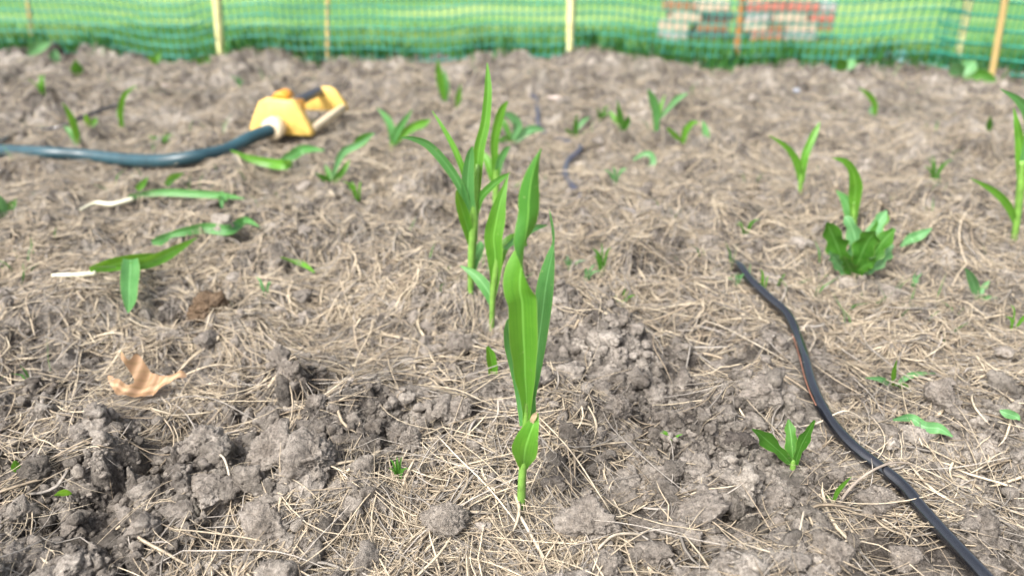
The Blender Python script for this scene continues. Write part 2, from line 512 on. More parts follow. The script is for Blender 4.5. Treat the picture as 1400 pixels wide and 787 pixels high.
def sweep(P, rad, sides=10, n=None, flatten=1.0):
    """tube along P; rad scalar or per row"""
    P = np.asarray(P, float)
    rad = np.broadcast_to(np.asarray(rad, float), (len(P),))
    if n:
        S = spline(np.hstack([P, rad[:, None]]), n); P, rad = S[:, :3], np.maximum(S[:, 3], 1e-5)
    T = unit(np.gradient(P, axis=0))
    up = np.array([0, 0, 1.0]) if abs(T[:, 2]).mean() < 0.8 else np.array([0, 1.0, 0])
    A = unit(np.cross(T, up)); B = np.cross(A, T)
    th = np.linspace(0, 2 * np.pi, sides, endpoint=False)
    V = P[:, None] + rad[:, None, None] * (np.cos(th)[None, :, None] * A[:, None] + flatten * np.sin(th)[None, :, None] * B[:, None])
    k = len(P)
    i, j = np.meshgrid(np.arange(k - 1), np.arange(sides), indexing='ij')
    jn = (j + 1) % sides
    Q = np.stack([i * sides + j, i * sides + jn, (i + 1) * sides + jn, (i + 1) * sides + j], -1).reshape(-1, 4)
    V = V.reshape(-1, 3)
    c0, c1 = len(V), len(V) + 1
    V = np.vstack([V, P[:1], P[-1:]])
    jj = np.arange(sides); jn = (jj + 1) % sides
    cap0 = np.stack([np.full(sides, c0), jn, jj, jj], -1)
    cap1 = np.stack([np.full(sides, c1), (k - 1) * sides + jj, (k - 1) * sides + jn, (k - 1) * sides + jn], -1)
    return V, np.vstack([Q, np.hstack([cap0[:, :3], cap0[:, :1]])[:0], Q[:0]]), np.vstack([cap0[:, :3], cap1[:, :3]])

def tube_obj(name, P, rad, mat, parent=None, sides=10, n=None, flatten=1.0):
    V, Q, C = sweep(P, rad, sides, n, flatten)
    Tq = np.vstack([Q[:, [0, 1, 2]], Q[:, [0, 2, 3]], C])
    return mesh_obj(name, V, Tq, mat, parent)

def blade(P, wid, roll=0.0, face=None, n=26, m=8, fold=0.25, wave=0.0, lobes=0, seed=0, curl=0.0):
    """leaf blade: P rows of xyz, wid full width per row, roll degrees per row; faces `face` (default the viewer)"""
    r_ = np.random.default_rng(seed)
    P = np.asarray(P, float)
    wid = np.broadcast_to(np.asarray(wid, float), (len(P),)); roll = np.broadcast_to(np.asarray(roll, float), (len(P),))
    S = spline(np.hstack([P, wid[:, None], roll[:, None]]), n)
    C, w, ro = S[:, :3], np.maximum(S[:, 3], 0.0002), np.radians(S[:, 4])
    T = unit(np.gradient(C, axis=0))
    Vw = unit(CAMP[None] - C) if face is None else np.broadcast_to(unit(np.asarray(face, float)), C.shape)
    A = unit(np.cross(T, Vw)); B = np.cross(A, T)
    A2 = A * np.cos(ro)[:, None] + B * np.sin(ro)[:, None]
    B2 = -A * np.sin(ro)[:, None] + B * np.cos(ro)[:, None]
    u = np.linspace(-1, 1, m + 1)
    v = np.linspace(0, 1, n)
    ph = r_.uniform(0, 6.28, 4)
    wl = w.copy()[:, None] * np.ones_like(u)[None]
    if lobes:
        wl = wl * (1 + 0.22 * np.sin(v * lobes * 6.28 + ph[0]))[:, None] * (1 + 0.07 * np.sin(v * 31 + ph[1]))[:, None]
    off = fold * np.abs(u)[None] ** 1.3 * w[:, None] * 0.5 + curl * (u[None] ** 2) * w[:, None] * 0.5
    off = off + wave * w[:, None] * (np.abs(u)[None] ** 2) * np.sin(v[:, None] * 13 + ph[2] + 1.6 * np.sign(u)[None])
    V = C[:, None] + 0.5 * wl[..., None] * u[None, :, None] * A2[:, None] + off[..., None] * B2[:, None]
    i, j = np.meshgrid(np.arange(n - 1), np.arange(m), indexing='ij')
    q = m + 1
    Fc = np.stack([i * q + j, i * q + j + 1, (i + 1) * q + j + 1, (i + 1) * q + j], -1).reshape(-1, 4)
    uu, vv = np.meshgrid((u + 1) / 2, v)
    return V.reshape(-1, 3), Fc, np.stack([uu, vv], -1).reshape(-1, 2)

def join(parts):
    Vs, Fs, Us, k = [], [], [], 0
    for V, Fc, U in parts:
        Vs.append(V); Fs.append(Fc + k); Us.append(U); k += len(V)
    return np.vstack(Vs), np.vstack(Fs), np.vstack(Us)

# ------------------------------------------------------------------ setting: soil, lawn
nr, na = GH.shape
i, j = np.meshgrid(np.arange(nr - 1), np.arange(na - 1), indexing='ij')
quads = np.stack([i * na + j, (i + 1) * na + j, (i + 1) * na + j + 1, i * na + j + 1], -1).reshape(-1, 4)[:, ::-1]
SV = np.stack([GX, GY, GH], -1).reshape(-1, 3)
cidx = len(SV)
SV = np.vstack([SV, [[0, 0, GH[0].mean()]]])
jj = np.arange(na - 1)
quads = np.vstack([quads, np.stack([np.full(na - 1, cidx), jj + 1, jj, jj], -1)])
tri_soil = np.vstack([quads[:-(na - 1)][:, [0, 1, 2]], quads[:-(na - 1)][:, [0, 2, 3]], quads[-(na - 1):][:, [0, 1, 2]]])
soil = mesh_obj('soil_bed', SV, tri_soil, M['soil'], origin=(0, 0, 0))
tag(soil, kind='structure')

def lawn_z(x, y): return -0.06 - 0.16 * sstep(1.9, 3.4, y) + 0.004 * np.sin(x * 3.1) * np.sin(y * 2.3)
lx = np.concatenate([-np.geomspace(3, 120, 14)[::-1], np.linspace(-2.9, 2.9, 60), np.geomspace(3, 120, 14)])
ly = np.concatenate([-np.geomspace(1, 120, 14)[::-1], np.linspace(-0.9, 5, 60), np.geomspace(5.2, 120, 14)])
LX, LY = np.meshgrid(lx, ly)
LV = np.stack([LX, LY, lawn_z(LX, LY)], -1).reshape(-1, 3)
i, j = np.meshgrid(np.arange(len(ly) - 1), np.arange(len(lx) - 1), indexing='ij')
LQ = np.stack([i * len(lx) + j, i * len(lx) + j + 1, (i + 1) * len(lx) + j + 1, (i + 1) * len(lx) + j], -1).reshape(-1, 4)
tag(mesh_obj('lawn', LV, LQ, M['lawn'], origin=(0, 0, 0)), kind='structure')

def blades_mesh(x, y, z, hgt, wid, lean, tints):
    n = len(x)
    a = rng.uniform(0, 6.28, n)
    side = np.stack([np.cos(a), np.sin(a), 0 * a], -1)
    ld = rng.uniform(0, 6.28, n)
    l = np.stack([np.cos(ld), np.sin(ld), 0 * a], -1) * (hgt * lean)[:, None]
    b = np.stack([x, y, z], -1)
    up = np.array([0, 0, 1.0])
    w = wid[:, None] * 0.5
    mid = b + up * (hgt * 0.55)[:, None] + l * 0.3
    tip = b + up * hgt[:, None] + l
    V = np.stack([b - side * w, b + side * w, mid - side * w * 0.8, mid + side * w * 0.8, tip], 1).reshape(-1, 3)
    k = np.arange(n)[:, None] * 5
    Fc = np.concatenate([k + [0, 1, 3], k + [0, 3, 2], k + [2, 3, 4]], 0)
    return V, Fc, np.repeat(tints, 5, 0)

n = 70000
gx = rng.uniform(-3.0, 3.0, n)
gy = fence_y(gx) + 0.05 + 1.9 * rng.uniform(0, 1, n) ** 1.4
gz = lawn_z(gx, gy) - 0.003
patch = fbm(gx * 1.1, gy * 4.0, 91, 3)
tc = np.array([0.075, 0.22, 0.045])[None] * (1 + 0.5 * rng.uniform(-1, 1, (n, 1)))
sunlit = sstep(0.0, 0.5, patch)[:, None]  # sunlit patches of lawn, painted as a yellower blade tint
tc = tc * (1 - sunlit) + np.array([0.22, 0.34, 0.09])[None] * sunlit
# rank grass along the foot of the fence
n2 = 9000
fx = rng.uniform(-2.6, 2.3, n2)
fy = fence_y(fx) + rng.normal(0.03, 0.035, n2)
fz = np.maximum(terrain(fx, fy), lawn_z(fx, fy)) - 0.003
keep = sstep(-0.4, 0.3, fbm(fx * 4, fy * 4, 95, 2)) > rng.uniform(0, 1, n2)
fx, fy, fz = fx[keep], fy[keep], fz[keep]
t2 = np.array([0.045, 0.17, 0.03])[None] * (1 + 0.5 * rng.uniform(-1, 1, (len(fx), 1)))
V, Fc, tt = blades_mesh(np.r_[gx, fx], np.r_[gy, fy], np.r_[gz, fz], np.r_[rng.uniform(0.012, 0.04, n), rng.uniform(0.02, 0.06, len(fx))],
                        np.r_[rng.uniform(0.003, 0.006, n), rng.uniform(0.003, 0.006, len(fx))], np.r_[rng.uniform(0.2, 0.9, n), rng.uniform(0.2, 0.8, len(fx))], np.vstack([tc, t2]))
tag(mesh_obj('lawn_grass', V, Fc, M['turf'], tint=tt, origin=(0, 0, 0)), kind='stuff', label='green lawn grass behind the netting fence', cat='grass')

# ------------------------------------------------------------------ soil crumbs (stuff) and the large clods (things)
def ico(sub):
    import bmesh
    bm = bmesh.new()
    bmesh.ops.create_icosphere(bm, subdivisions=sub, radius=1)
    V = np.array([v.co[:] for v in bm.verts]); Fc = np.array([[v.index for v in f.verts] for f in bm.faces])
    bm.free()
    return V, Fc

def v3(p, seed): 
    i = np.floor(p); f = p - i; u = fade(f); out = 0
    for dx in (0, 1):
        for dy in (0, 1):
            for dz in (0, 1):
                w = (u[:, 0] if dx else 1 - u[:, 0]) * (u[:, 1] if dy else 1 - u[:, 1]) * (u[:, 2] if dz else 1 - u[:, 2])
                out = out + w * hsh(i[:, 0] + dx + 57 * (i[:, 2] + dz), i[:, 1] + dy - 131 * (i[:, 2] + dz), 0, seed)
    return out * 2 - 1

def lump(sub, seed, rough=1.0):
    V, Fc = ico(sub)
    r_ = np.random.default_rng(seed)
    sc = r_.uniform(0.75, 1.25, 3); sc[2] *= 0.82
    P = V + r_.uniform(0, 50, 3)
    d = 0.34 * v3(P * 1.3, seed) + 0.2 * v3(P * 2.9, seed + 1)
    # a few flat broken faces
    for _ in range(9):
        nrm = unit(r_.normal(size=3)); lim = r_.uniform(0.5, 0.85)
        s = (V * (1 + d)[:, None]) @ nrm
        d = np.where(s > lim, d - (s - lim) * 0.85, d)
    d = d + rough * (0.15 * np.abs(v3(P * 4.3, seed + 2)) + 0.11 * np.abs(v3(P * 9, seed + 3)) + 0.08 * v3(P * 19, seed + 4) + 0.05 * v3(P * 39, seed + 5) - 0.08)
    return V * (1 + d)[:, None] * sc, Fc

def rotz(V, a):
    c, s = np.cos(a), np.sin(a)
    return np.stack([V[:, 0] * c - V[:, 1] * s, V[:, 0] * s + V[:, 1] * c, V[:, 2]], -1)

base3 = [lump(4, 100 + k, 1.15) for k in range(14)]
base2 = [lump(3, 200 + k, 1.0) for k in range(14)]
Vs, Fs, k0 = [], [], 0
base1 = [lump(2, 300 + k, 1.0)
         if k < 5 else lump(1, 300 + k, 0.9) for k in range(14)]
def crumbs(n, r0, r1, smin, smax, alpha, thr):
    """positions and sizes of loose crumbs, gathered in heaps"""
    n = int(n * 1.27)
    a = R(1) * rng.uniform(-61, 61, n)
    r = np.exp(rng.uniform(math.log(r0), math.log(r1), n))
    x, y = r * np.sin(a), r * np.cos(a)
    z = np.clip(smin * (1 + rng.pareto(alpha, n)), smin, smax)
    k = sstep(thr, thr + 0.7, fbm(x * 13, y * 13, 66, 3))
    for (px, py, sp) in ((1030, 690, 0.08), (960, 610, 0.06), (400, 650, 0.06), (820, 530, 0.06), (560, 570, 0.06), (100, 690, 0.06), (300, 600, 0.05), (1200, 560, 0.06)):
        q = flat(px, py)
        k = k + 0.8 * np.exp(-((x - q[0]) ** 2 + (y - q[1]) ** 2) / sp ** 2)
    k = k > rng.uniform(0, 1, n)
    for P, r0_, r1_ in OPEN: k &= poly_dist(x, y, P) > r0_ * 0.8 + z
    return x[k], y[k], z[k]
parts_ = [crumbs(70000, 0.27, 0.8, 0.0008, 0.0022, 2.2, -0.7), crumbs(17000, 0.27, 1.2, 0.0020, 0.005, 2.0, -0.5), crumbs(3000, 0.28, 1.6, 0.005, 0.011, 2.4, -0.25)]
cxx, cyy, csz = (np.concatenate([p[k] for p in parts_]) for k in range(3))
cr = np.hypot(cxx, cyy)
czz = terrain(cxx, cyy)
tn = rng.uniform(0, 1, (len(cxx), 1))
ctint = (0.72 + 0.38 * tn) * np.ones((1, 3))
ctint = np.where(rng.uniform(0, 1, (len(cxx), 1)) < 0.14, ctint * 0.6, ctint)
Ts = []
for q in range(len(cxx)):
    s = csz[q]
    V, Fc = (base3 if s / cr[q] > 0.012 else base2 if s / cr[q] > 0.0055 else base1)[rng.integers(14)]
    V = rotz(V, rng.uniform(0, 6.28)) * s
    V = V + [cxx[q], cyy[q], czz[q] + s * rng.uniform(-0.35, 0.55)]
    Vs.append(V); Fs.append(Fc + k0); k0 += len(V)
    Ts.append(np.repeat(ctint[q:q + 1], len(V), 0))
print('crumbs', len(cxx), k0)
tag(mesh_obj('soil_crumbs', np.vstack(Vs), np.vstack(Fs), M['crumb'], tint=np.vstack(Ts), origin=(0, 0, 0)), kind='stuff', label='loose crumbs of grey brown soil over the tilled bed', cat='soil')

CLODS = [  # px, py, radius px, material, label
 (367, 618, 34, 'clod', 'pitted grey soil clod, upper one of the big pair left of the corn seedling'),
 (426, 648, 42, 'clod', 'broad crumbly soil clod, lower right one of the big pair at lower left'),
 (367, 726, 40, 'clod', 'large pale soil clod lying at the bottom left below the crumbly pair'),
 (464, 676, 21, 'clod', 'rounded grey clod just right of the broad crumbly clod'),
 (422, 692, 10, 'clod', 'small round clod nestled among the big clods at lower left'),
 (285, 684, 22, 'clod', 'low flat soil clod left of the big pitted clods'),
 (281, 432, 27, 'clod_brown', 'brown fibrous soil clod below the uprooted seedling at left'),
 (631, 566, 18, 'clod', 'pale smooth clod left of the foreground corn stem'),
 (608, 722, 31, 'clod', 'grey clod under straw left of the foreground corn foot'),
 (804, 722, 38, 'clod', 'wide straw strewn clod right of the foreground corn foot'),
 (832, 783, 28, 'clod', 'clod cut by the bottom edge right of centre'),
 (1043, 546, 29, 'clod', 'pale tall clod left of the black drip tube'),
 (1287, 550, 28, 'clod', 'rounded clod right of the black drip tube below the grassy weed'),
 (1016, 614, 20, 'clod_dark', 'dark pointed clod left of the broad leaved weed sprout'),
 (1054, 683, 24, 'clod', 'round cracked clod below the broad leaved weed sprout'),
 (966, 700, 32, 'clod', 'large clod at the left end of the clod heap'),
 (1116, 718, 27, 'clod', 'angular grey clod left of the drip tube near the bottom edge'),
 (1064, 720, 21, 'clod', 'clod touching the lower side of the round cracked clod'),
 (1028, 724, 20, 'clod', 'knobby clod between the large left clod and the cracked clod'),
 (1144, 756, 27, 'clod', 'broken clod low in the heap beside the angular grey clod'),
 (1203, 694, 23, 'clod', 'crumbly clod pressed against the left side of the drip tube'),
 (1243, 766, 24, 'clod', 'blocky clod by the drip tube at the bottom edge'),
 (560, 610, 22, 'clod', 'crumbly clod half under straw left of the foreground corn'),
 (845, 560, 26, 'clod', 'weathered low clod right of the foreground corn stem'),
 (905, 650, 24, 'clod', 'grey clod right of the corn stem at the edge of the straw'),
 (1165, 345, 0, 'clod', ''),
]
for px, py, rp, mt, lab in CLODS:
    if not rp: continue
    p = ground(px, py + rp * 0.55)
    dep = p[1] * math.cos(PITCH) - (p[2] - CAM_H) * math.sin(PITCH)
    r = rp * dep / F
    V, Fc = lump(5 if rp > 15 else 4, int(px * 7 + py))
    V = V * r * 1.02
    z0 = float(terrain(p[0], p[1] + r * 0.5))
    o = mesh_obj('soil_clod', V + [p[0], p[1] + r * 0.55, z0 + r * (0.42 if mt != 'clod_brown' else 0.6)], Fc, M[mt])
    tag(o, lab, 'soil clod', 'large soil clods in the tilled bed')

# ------------------------------------------------------------------ straw (stuff)
def strands(x, y, ang, length, width, curv, wob, lift, K, tint, arch, thick=0.8):
    """bent straws draped over the soil; arrays per straw"""
    n = len(x)
    s = np.linspace(-0.5, 0.5, K)[None]
    th = ang[:, None] + curv[:, None] * s * 2 + wob[:, None] * np.sin(s * 9 + rng.uniform(0, 6.28, (n, 1)))
    ds = (length / (K - 1))[:, None]
    th = th + np.where(rng.uniform(size=(n, 1)) < 0.3, rng.normal(0, 0.8, (n, 1)), 0) * (s > rng.uniform(-0.35, 0.35, (n, 1)))   # some are snapped
    X = np.cumsum(np.cos(th) * ds, 1); Y = np.cumsum(np.sin(th) * ds, 1)
    X = X - X.mean(1, keepdims=True) + x[:, None]; Y = Y - Y.mean(1, keepdims=True) + y[:, None]
    Z = terrain(X, Y)
    sm = Z.copy()
    for _ in range(4):
        pad = np.pad(sm, ((0, 0), (1, 1)), 'edge')
        sm = 0.25 * pad[:, :-2] + 0.5 * pad[:, 1:-1] + 0.25 * pad[:, 2:]
    slope = (Z * s).sum(1, keepdims=True) / (s * s).sum()
    zl = Z.mean(1, keepdims=True) + slope * s
    zl = zl + 0.55 * (Z - zl).max(1, keepdims=True)                        # a stiff straw rests on the high points
    stiff = rng.uniform(0.35, 0.95, (n, 1))
    Zf = stiff * zl + (1 - stiff) * (sm + 0.0015) + 0.0012 + lift[:, None] + arch[:, None] * length[:, None] * (0.25 - s ** 2) * 2 + np.where(rng.uniform(size=(n, 1)) < 0.35, rng.normal(0, 0.16, (n, 1)), 0) * s * length[:, None]
    C = np.stack([X, Y, Zf], -1)
    T = unit(np.gradient(C, axis=1))
    A = unit(np.cross(T, np.array([0, 0, 1.0]))); B = np.cross(A, T)
    ta = np.sqrt(np.clip(1.02 - (2 * np.abs(s)) ** 3, 0.02, 1))[..., None] * width[:, None, None] * 0.5
    rl = rng.uniform(-0.9, 0.9, (n, 1, 1))
    A, B = A * np.cos(rl) + B * np.sin(rl), -A * np.sin(rl) + B * np.cos(rl)
    V = np.stack([C + A * ta, C + B * ta * thick, C - A * ta], 2)            # (n,K,3,3)
    b = (np.arange(n)[:, None, None] * K + np.arange(K - 1)[None, :, None]) * 3
    e = np.arange(3)[None, None]; e2 = (e + 1) % 3
    Fc = np.stack([b + e, b + e2, b + 3 + e2, b + 3 + e], -1).reshape(-1, 4)
    return V.reshape(-1, 3), Fc, np.repeat(tint, K * 3, 0)

def straw_tints(n):
    k = rng.uniform(0, 1, (n, 1))
    c = np.array([0.36, 0.285, 0.20]) * (1 - k) + np.array([0.78, 0.66, 0.48]) * k
    g = rng.uniform(0, 1, (n, 1)) < 0.3
    c = np.where(g, np.array([0.40, 0.36, 0.31]) * (0.6 + 0.7 * k), c)
    return np.clip(c * rng.uniform(0.62, 1.0, (n, 1)), 0, 1)

def straw_density(x, y):
    """matted patches: thick over the back of the bed and in drifts nearer"""
    r = np.hypot(x, y)
    d = sstep(-0.05, 0.5, fbm(x * 11 + 31, y * 11 + 5, 77, 4)) * 0.85 + 0.10
    d = d + 0.24 * sstep(0.6, 0.85, r) + 0.4 * sstep(0.8, 1.15, r)
    for (px, py, sp) in ((560, 690, 0.08), (720, 740, 0.07), (870, 640, 0.05), (1250, 460, 0.12), (1320, 620, 0.08), (440, 470, 0.12), (520, 420, 0.12), (900, 420, 0.12), (330, 540, 0.06)):
        q = flat(px, py)
        d = d + 0.55 * np.exp(-((x - q[0]) ** 2 + (y - q[1]) ** 2) / sp ** 2 * 2)
    for (px, py, sp) in ((960, 600, 0.07), (1040, 700, 0.08), (380, 640, 0.06), (120, 700, 0.07), (820, 520, 0.05), (560, 550, 0.05)):
        q = flat(px, py)
        d = d * (1 - 0.85 * np.exp(-((x - q[0]) ** 2 + (y - q[1]) ** 2) / sp ** 2))
    return np.clip(d, 0, 1)

def scatter(n, r0, r1, pw=1.0):
    n = int(n * 1.32)
    a = R(1) * rng.uniform(-61, 61, n)
    r = np.exp(rng.uniform(math.log(r0), math.log(r1), n))
    x, y = r * np.sin(a), r * np.cos(a)
    k = (rng.uniform(size=n) < straw_density(x, y)) & (y < fence_y(x) - 0.01)
    return x[k], y[k], r[k]

SVs, SFs, STs, kk = [], [], [], 0
def add_straw(res):
    global kk
    V, Fc, t = res
    SVs.append(V); SFs.append(Fc + kk); STs.append(t); kk += len(V)

# wisps: bundles that share a direction
x0, y0, r0 = scatter(2050, 0.27, 1.5)
cnt = rng.integers(6, 22, len(x0))
idx = np.repeat(np.arange(len(x0)), cnt)
n = len(idx)
main = rng.uniform(0, np.pi, len(x0)); bl = rng.uniform(0.02, 0.085, len(x0)); bc = rng.normal(0, 0.35, len(x0)); bt = rng.uniform(0.75, 1.15, (len(x0), 1))
add_straw(strands(x0[idx] + rng.normal(0, 0.008, n), y0[idx] + rng.normal(0, 0.008, n), main[idx] + rng.normal(0, 0.33, n),
                  bl[idx] * rng.uniform(0.4, 1.25, n), 0.0004 + 0.0008 * rng.uniform(0, 1, n) ** 2, bc[idx] + rng.normal(0, 0.3, n),
                  rng.uniform(0, 0.12, n), np.abs(rng.normal(0, 0.0022, n)), 9, straw_tints(n) * bt[idx], rng.normal(0.0, 0.05, n)))
# single longer straws, near
x, y, r = scatter(1500, 0.27, 0.95)
n = len(x)
add_straw(strands(x, y, rng.uniform(0, 6.28, n), rng.uniform(0.03, 0.12, n), 0.0006 + 0.0008 * rng.uniform(0, 1, n) ** 2, rng.normal(0, 0.4, n), rng.uniform(0, 0.15, n),
                  np.abs(rng.normal(0.001, 0.003, n)), 11, np.clip(straw_tints(n) * 1.15, 0, 1), rng.normal(0.02, 0.08, n)))
# flat broken grass blades
x, y, r = scatter(2600, 0.27, 1.3)
n = len(x)
add_straw(strands(x, y, rng.uniform(0, 6.28, n), rng.uniform(0.015, 0.06, n), rng.uniform(0.0012, 0.0028, n), rng.normal(0, 0.5, n), rng.uniform(0, 0.15, n),
                  np.abs(rng.normal(0.001, 0.002, n)), 8, straw_tints(n) * 0.95, rng.normal(0.02, 0.1, n), 0.15))
# fine curled rootlets
x, y, r = scatter(5000, 0.27, 0.9)
n = len(x)
add_straw(strands(x, y, rng.uniform(0, 6.28, n), rng.uniform(0.012, 0.045, n), rng.uniform(0.00025, 0.0005, n), rng.normal(0, 1.4, n), rng.uniform(0.1, 0.6, n),
                  np.abs(rng.normal(0.001, 0.003, n)), 9, straw_tints(n) * 0.85, rng.normal(0.05, 0.15, n)))
# chaff: short broken bits everywhere
x, y, r = scatter(22000, 0.27, 1.0)
n = len(x)
add_straw(strands(x, y, rng.uniform(0, 6.28, n), rng.uniform(0.004, 0.02, n), rng.uniform(0.0003, 0.0009, n), rng.normal(0, 0.4, n), np.zeros(n),
                  np.abs(rng.normal(0.0005, 0.001, n)), 4, straw_tints(n), rng.normal(0, 0.05, n), 0.4))
# the matted back of the bed
x, y, r = scatter(110000, 0.62, 2.1)
n = len(x)
add_straw(strands(x, y, rng.uniform(0, 6.28, n), rng.uniform(0.008, 0.042, n), 0.0005 + 0.0012 * rng.uniform(0, 1, n) ** 2, rng.normal(0, 0.4, n), rng.uniform(0, 0.12, n),
                  np.abs(rng.normal(0.001, 0.0035, n)), 5, straw_tints(n), rng.normal(0.02, 0.08, n), 0.4))
tag(mesh_obj('dry_straw', np.vstack(SVs), np.vstack(SFs), M['straw'], tint=np.vstack(STs), origin=(0, 0, 0)), kind='stuff', label='matted dried grass and straw strewn over the soil', cat='straw')

# ------------------------------------------------------------------ tubes and hose
def dip_ends(P, d0=0.0, d1=0.0):
    P = P.copy(); P[0, 2] -= d0; P[-1, 2] -= d1; return P
Pd = DRIP.copy(); Pd[:5, 2] += 0.005; Pd[0, 2] -= 0.017; Pd[1, 2] -= 0.003
drip = empty('drip_tube', DRIP[8], 'black drip irrigation tube with a red stripe curving along the right foreground', 'tube')
tube_obj('tube', Pd, DRIP_R, M['black'], drip, 16, 140)
S = spline(Pd, 140)
T = unit(np.gradient(S, axis=0)); A = unit(np.cross(T, [0, 0, 1.0])); B = np.cross(A, T)
th = R(20)
SP = S + DRIP_R * 0.97 * (A * math.cos(th) + B * math.sin(th))
tube_obj('stripe', SP[48:82], 0.0005, M['stripe'], drip, 6)

buried_px = [(722, 95), (728, 118), (733, 140), (735, 160), (738, 178), (760, 190), (792, 203), (789, 216), (777, 228), (773, 242), (782, 256), (820, 280), (862, 293), (880, 300)]
dz = [-0.02, -0.012, 0.003, 0.004, -0.003, -0.016, -0.002, 0.003, 0.004, 0.002, -0.008, -0.016, -0.001, -0.02]
Pb = np.array([ground(a, b) for a, b in buried_px]); Pb[:, 2] = [float(und(q[0], q[1])) + 0.002 + z for q, z in zip(Pb, dz)]
for q in range(len(Pb)):
    if dz[q] > -0.004: Pb[q, 2] = ground(*buried_px[q])[2] + dz[q]
tag(tube_obj('drip_tube', Pb + [0, 0, 0.0045], 0.0048, M['grey_tube'], None, 10, 120), 'grey irrigation tube surfacing in short pieces behind the foreground corn', 'tube')
tag(tube_obj('drip_tube', dip_ends(THIN, 0, 0.01), THIN_R, M['black'], None, 10, 80), 'thin black tube winding over the soil at the left behind the teal hose', 'tube')

# ------------------------------------------------------------------ sprinkler
BL, BR, FR = flat_und(342, 185), flat_und(427, 192), flat_und(478, 159)
zs = float((BL[2] + BR[2]) / 2) + 0.004
BL[2] = BR[2] = FR[2] = zs
ux = unit(BR - BL); uy = np.array([-ux[1], ux[0], 0.0]); uz = np.array([0, 0, 1.0])
wid_s = float(np.linalg.norm(BR - BL)); len_s = float((FR - BR) @ uy)
O_s = (BL + BR) / 2
def SPT(a, b, c): return O_s + ux * a + uy * b + uz * c
spr = empty('lawn_sprinkler', O_s, 'yellow oscillating lawn sprinkler lying on the soil at the end of the teal hose', 'sprinkler')

def prism(outline, b0, b1, bev=0.0016):
    """outline in (across, up), extruded along the sprinkler's length, with bevelled rims"""
    o = np.array(outline); c = o.mean(0); n = len(o)
    inn = c + (o - c) * (1 - bev * 2 / np.linalg.norm(o - c, axis=1).mean())
    s = 1 if b1 > b0 else -1
    rings = [(inn, b0), (o, b0 + s * bev), (o, b1 - s * bev), (inn, b1)]
    V = np.vstack([[SPT(a, b, cc) for a, cc in ring] for ring, b in rings] + [[SPT(c[0], b0, c[1])], [SPT(c[0], b1, c[1])]])
    Fc = []
    for k in range(3):
        for q in range(n):
            q2 = (q + 1) % n
            Fc += [[k * n + q, k * n + q2, (k + 1) * n + q2], [k * n + q, (k + 1) * n + q2, (k + 1) * n + q]]
    for q in range(n):
        q2 = (q + 1) % n
        Fc += [[4 * n, q2, q], [4 * n + 1, 3 * n + q, 3 * n + q2]]
    return V, np.array(Fc)
h = wid_s * 0.55
w2 = wid_s / 2
near = [(-w2, 0.0), (w2, 0.0), (w2 * 0.98, h * 0.16), (w2 * 0.80, h * 0.5), (w2 * 0.56, h * 0.88), (w2 * 0.42, h * 0.97), (0, h), (-w2 * 0.42, h * 0.97), (-w2 * 0.56, h * 0.9), (-w2 * 0.78, h * 0.55), (-w2 * 0.97, h * 0.18)]
V, Fc = prism(near, 0, wid_s * 0.16)
mesh_obj('end_plate', V, Fc, M['yellow'], spr, smooth=False)
cr2 = wid_s * 0.20
bumpo = [(cr2 * math.cos(a) * 0.62 + 0.10 * w2, h * 0.98 + cr2 * 0.55 * math.sin(a)) for a in np.linspace(0, math.pi, 9)]
V, Fc = prism(bumpo, wid_s * 0.02, wid_s * 0.3); mesh_obj('dial_knob', V, Fc, M['orange'], spr, smooth=False)
far = [(-w2 * 0.95, 0), (w2, 0), (w2 * 0.98, h * 0.25), (w2 * 0.62, h * 0.84), (w2 * 0.42, h * 0.94), (0.1 * w2, h * 0.94), (-w2 * 0.12, h * 0.84), (-w2 * 0.4, h * 0.45), (-w2 * 0.9, h * 0.2)]
far = [(a, c * 0.76) for a, c in far]
V, Fc = prism(far, len_s, len_s - wid_s * 0.12); mesh_obj('end_plate', V, Fc, M['yellow'], spr, smooth=False)
rail = [(w2 * 0.8, 0.001), (w2 * 0.985, 0.001), (w2 * 0.985, h * 0.2), (w2 * 0.93, h * 0.23), (w2 * 0.8, h * 0.2)]
V, Fc = prism(rail, wid_s * 0.15, len_s - wid_s * 0.11); mesh_obj('base_rail', V, Fc, M['cream'], spr, smooth=False)
V, Fc = prism([(-a, c) for a, c in rail][::-1], wid_s * 0.15, len_s - wid_s * 0.11); mesh_obj('base_rail', V, Fc, M['cream'], spr, smooth=False)
V, Fc = prism([(-w2 * 0.45, h * 0.1), (w2 * 0.45, h * 0.1), (w2 * 0.42, h * 0.8), (-w2 * 0.42, h * 0.8)], wid_s * 0.155, wid_s * 0.55)
mesh_obj('motor_housing', V, Fc, M['orange'], spr, smooth=False)
tb = np.array([SPT(w2 * 0.12, b, h * (0.72 - 0.14 * b / len_s)) for b in np.linspace(wid_s * 0.5, len_s - wid_s * 0.05, 8)])
spray = tube_obj('spray_tube', tb, wid_s * 0.075, M['tube_grey'], spr, 14, 20)
for b in np.linspace(wid_s * 0.7, len_s - wid_s * 0.2, 7):
    c = SPT(w2 * 0.12, b, h * (0.72 - 0.14 * b / len_s) + wid_s * 0.07)
    tube_obj('nozzle', np.array([c, c + uz * wid_s * 0.03]), wid_s * 0.015, M['grey_tube'], spr, 8)
cp = SPT(-0.04 * w2, 0, h * 0.27)
tube_obj('hose_connector', np.array([cp + uy * 0.004, cp - uy * 0.006, cp - uy * 0.008, cp - uy * 0.024, cp - uy * 0.026]), np.array([0.0145, 0.0145, 0.0165, 0.0165, 0.013]), M['cream'], spr, 14)
HP = np.vstack([HOSE[:-1], [cp - uy * 0.052 - ux * 0.016 + uz * (-0.003)], [cp - uy * 0.02]])
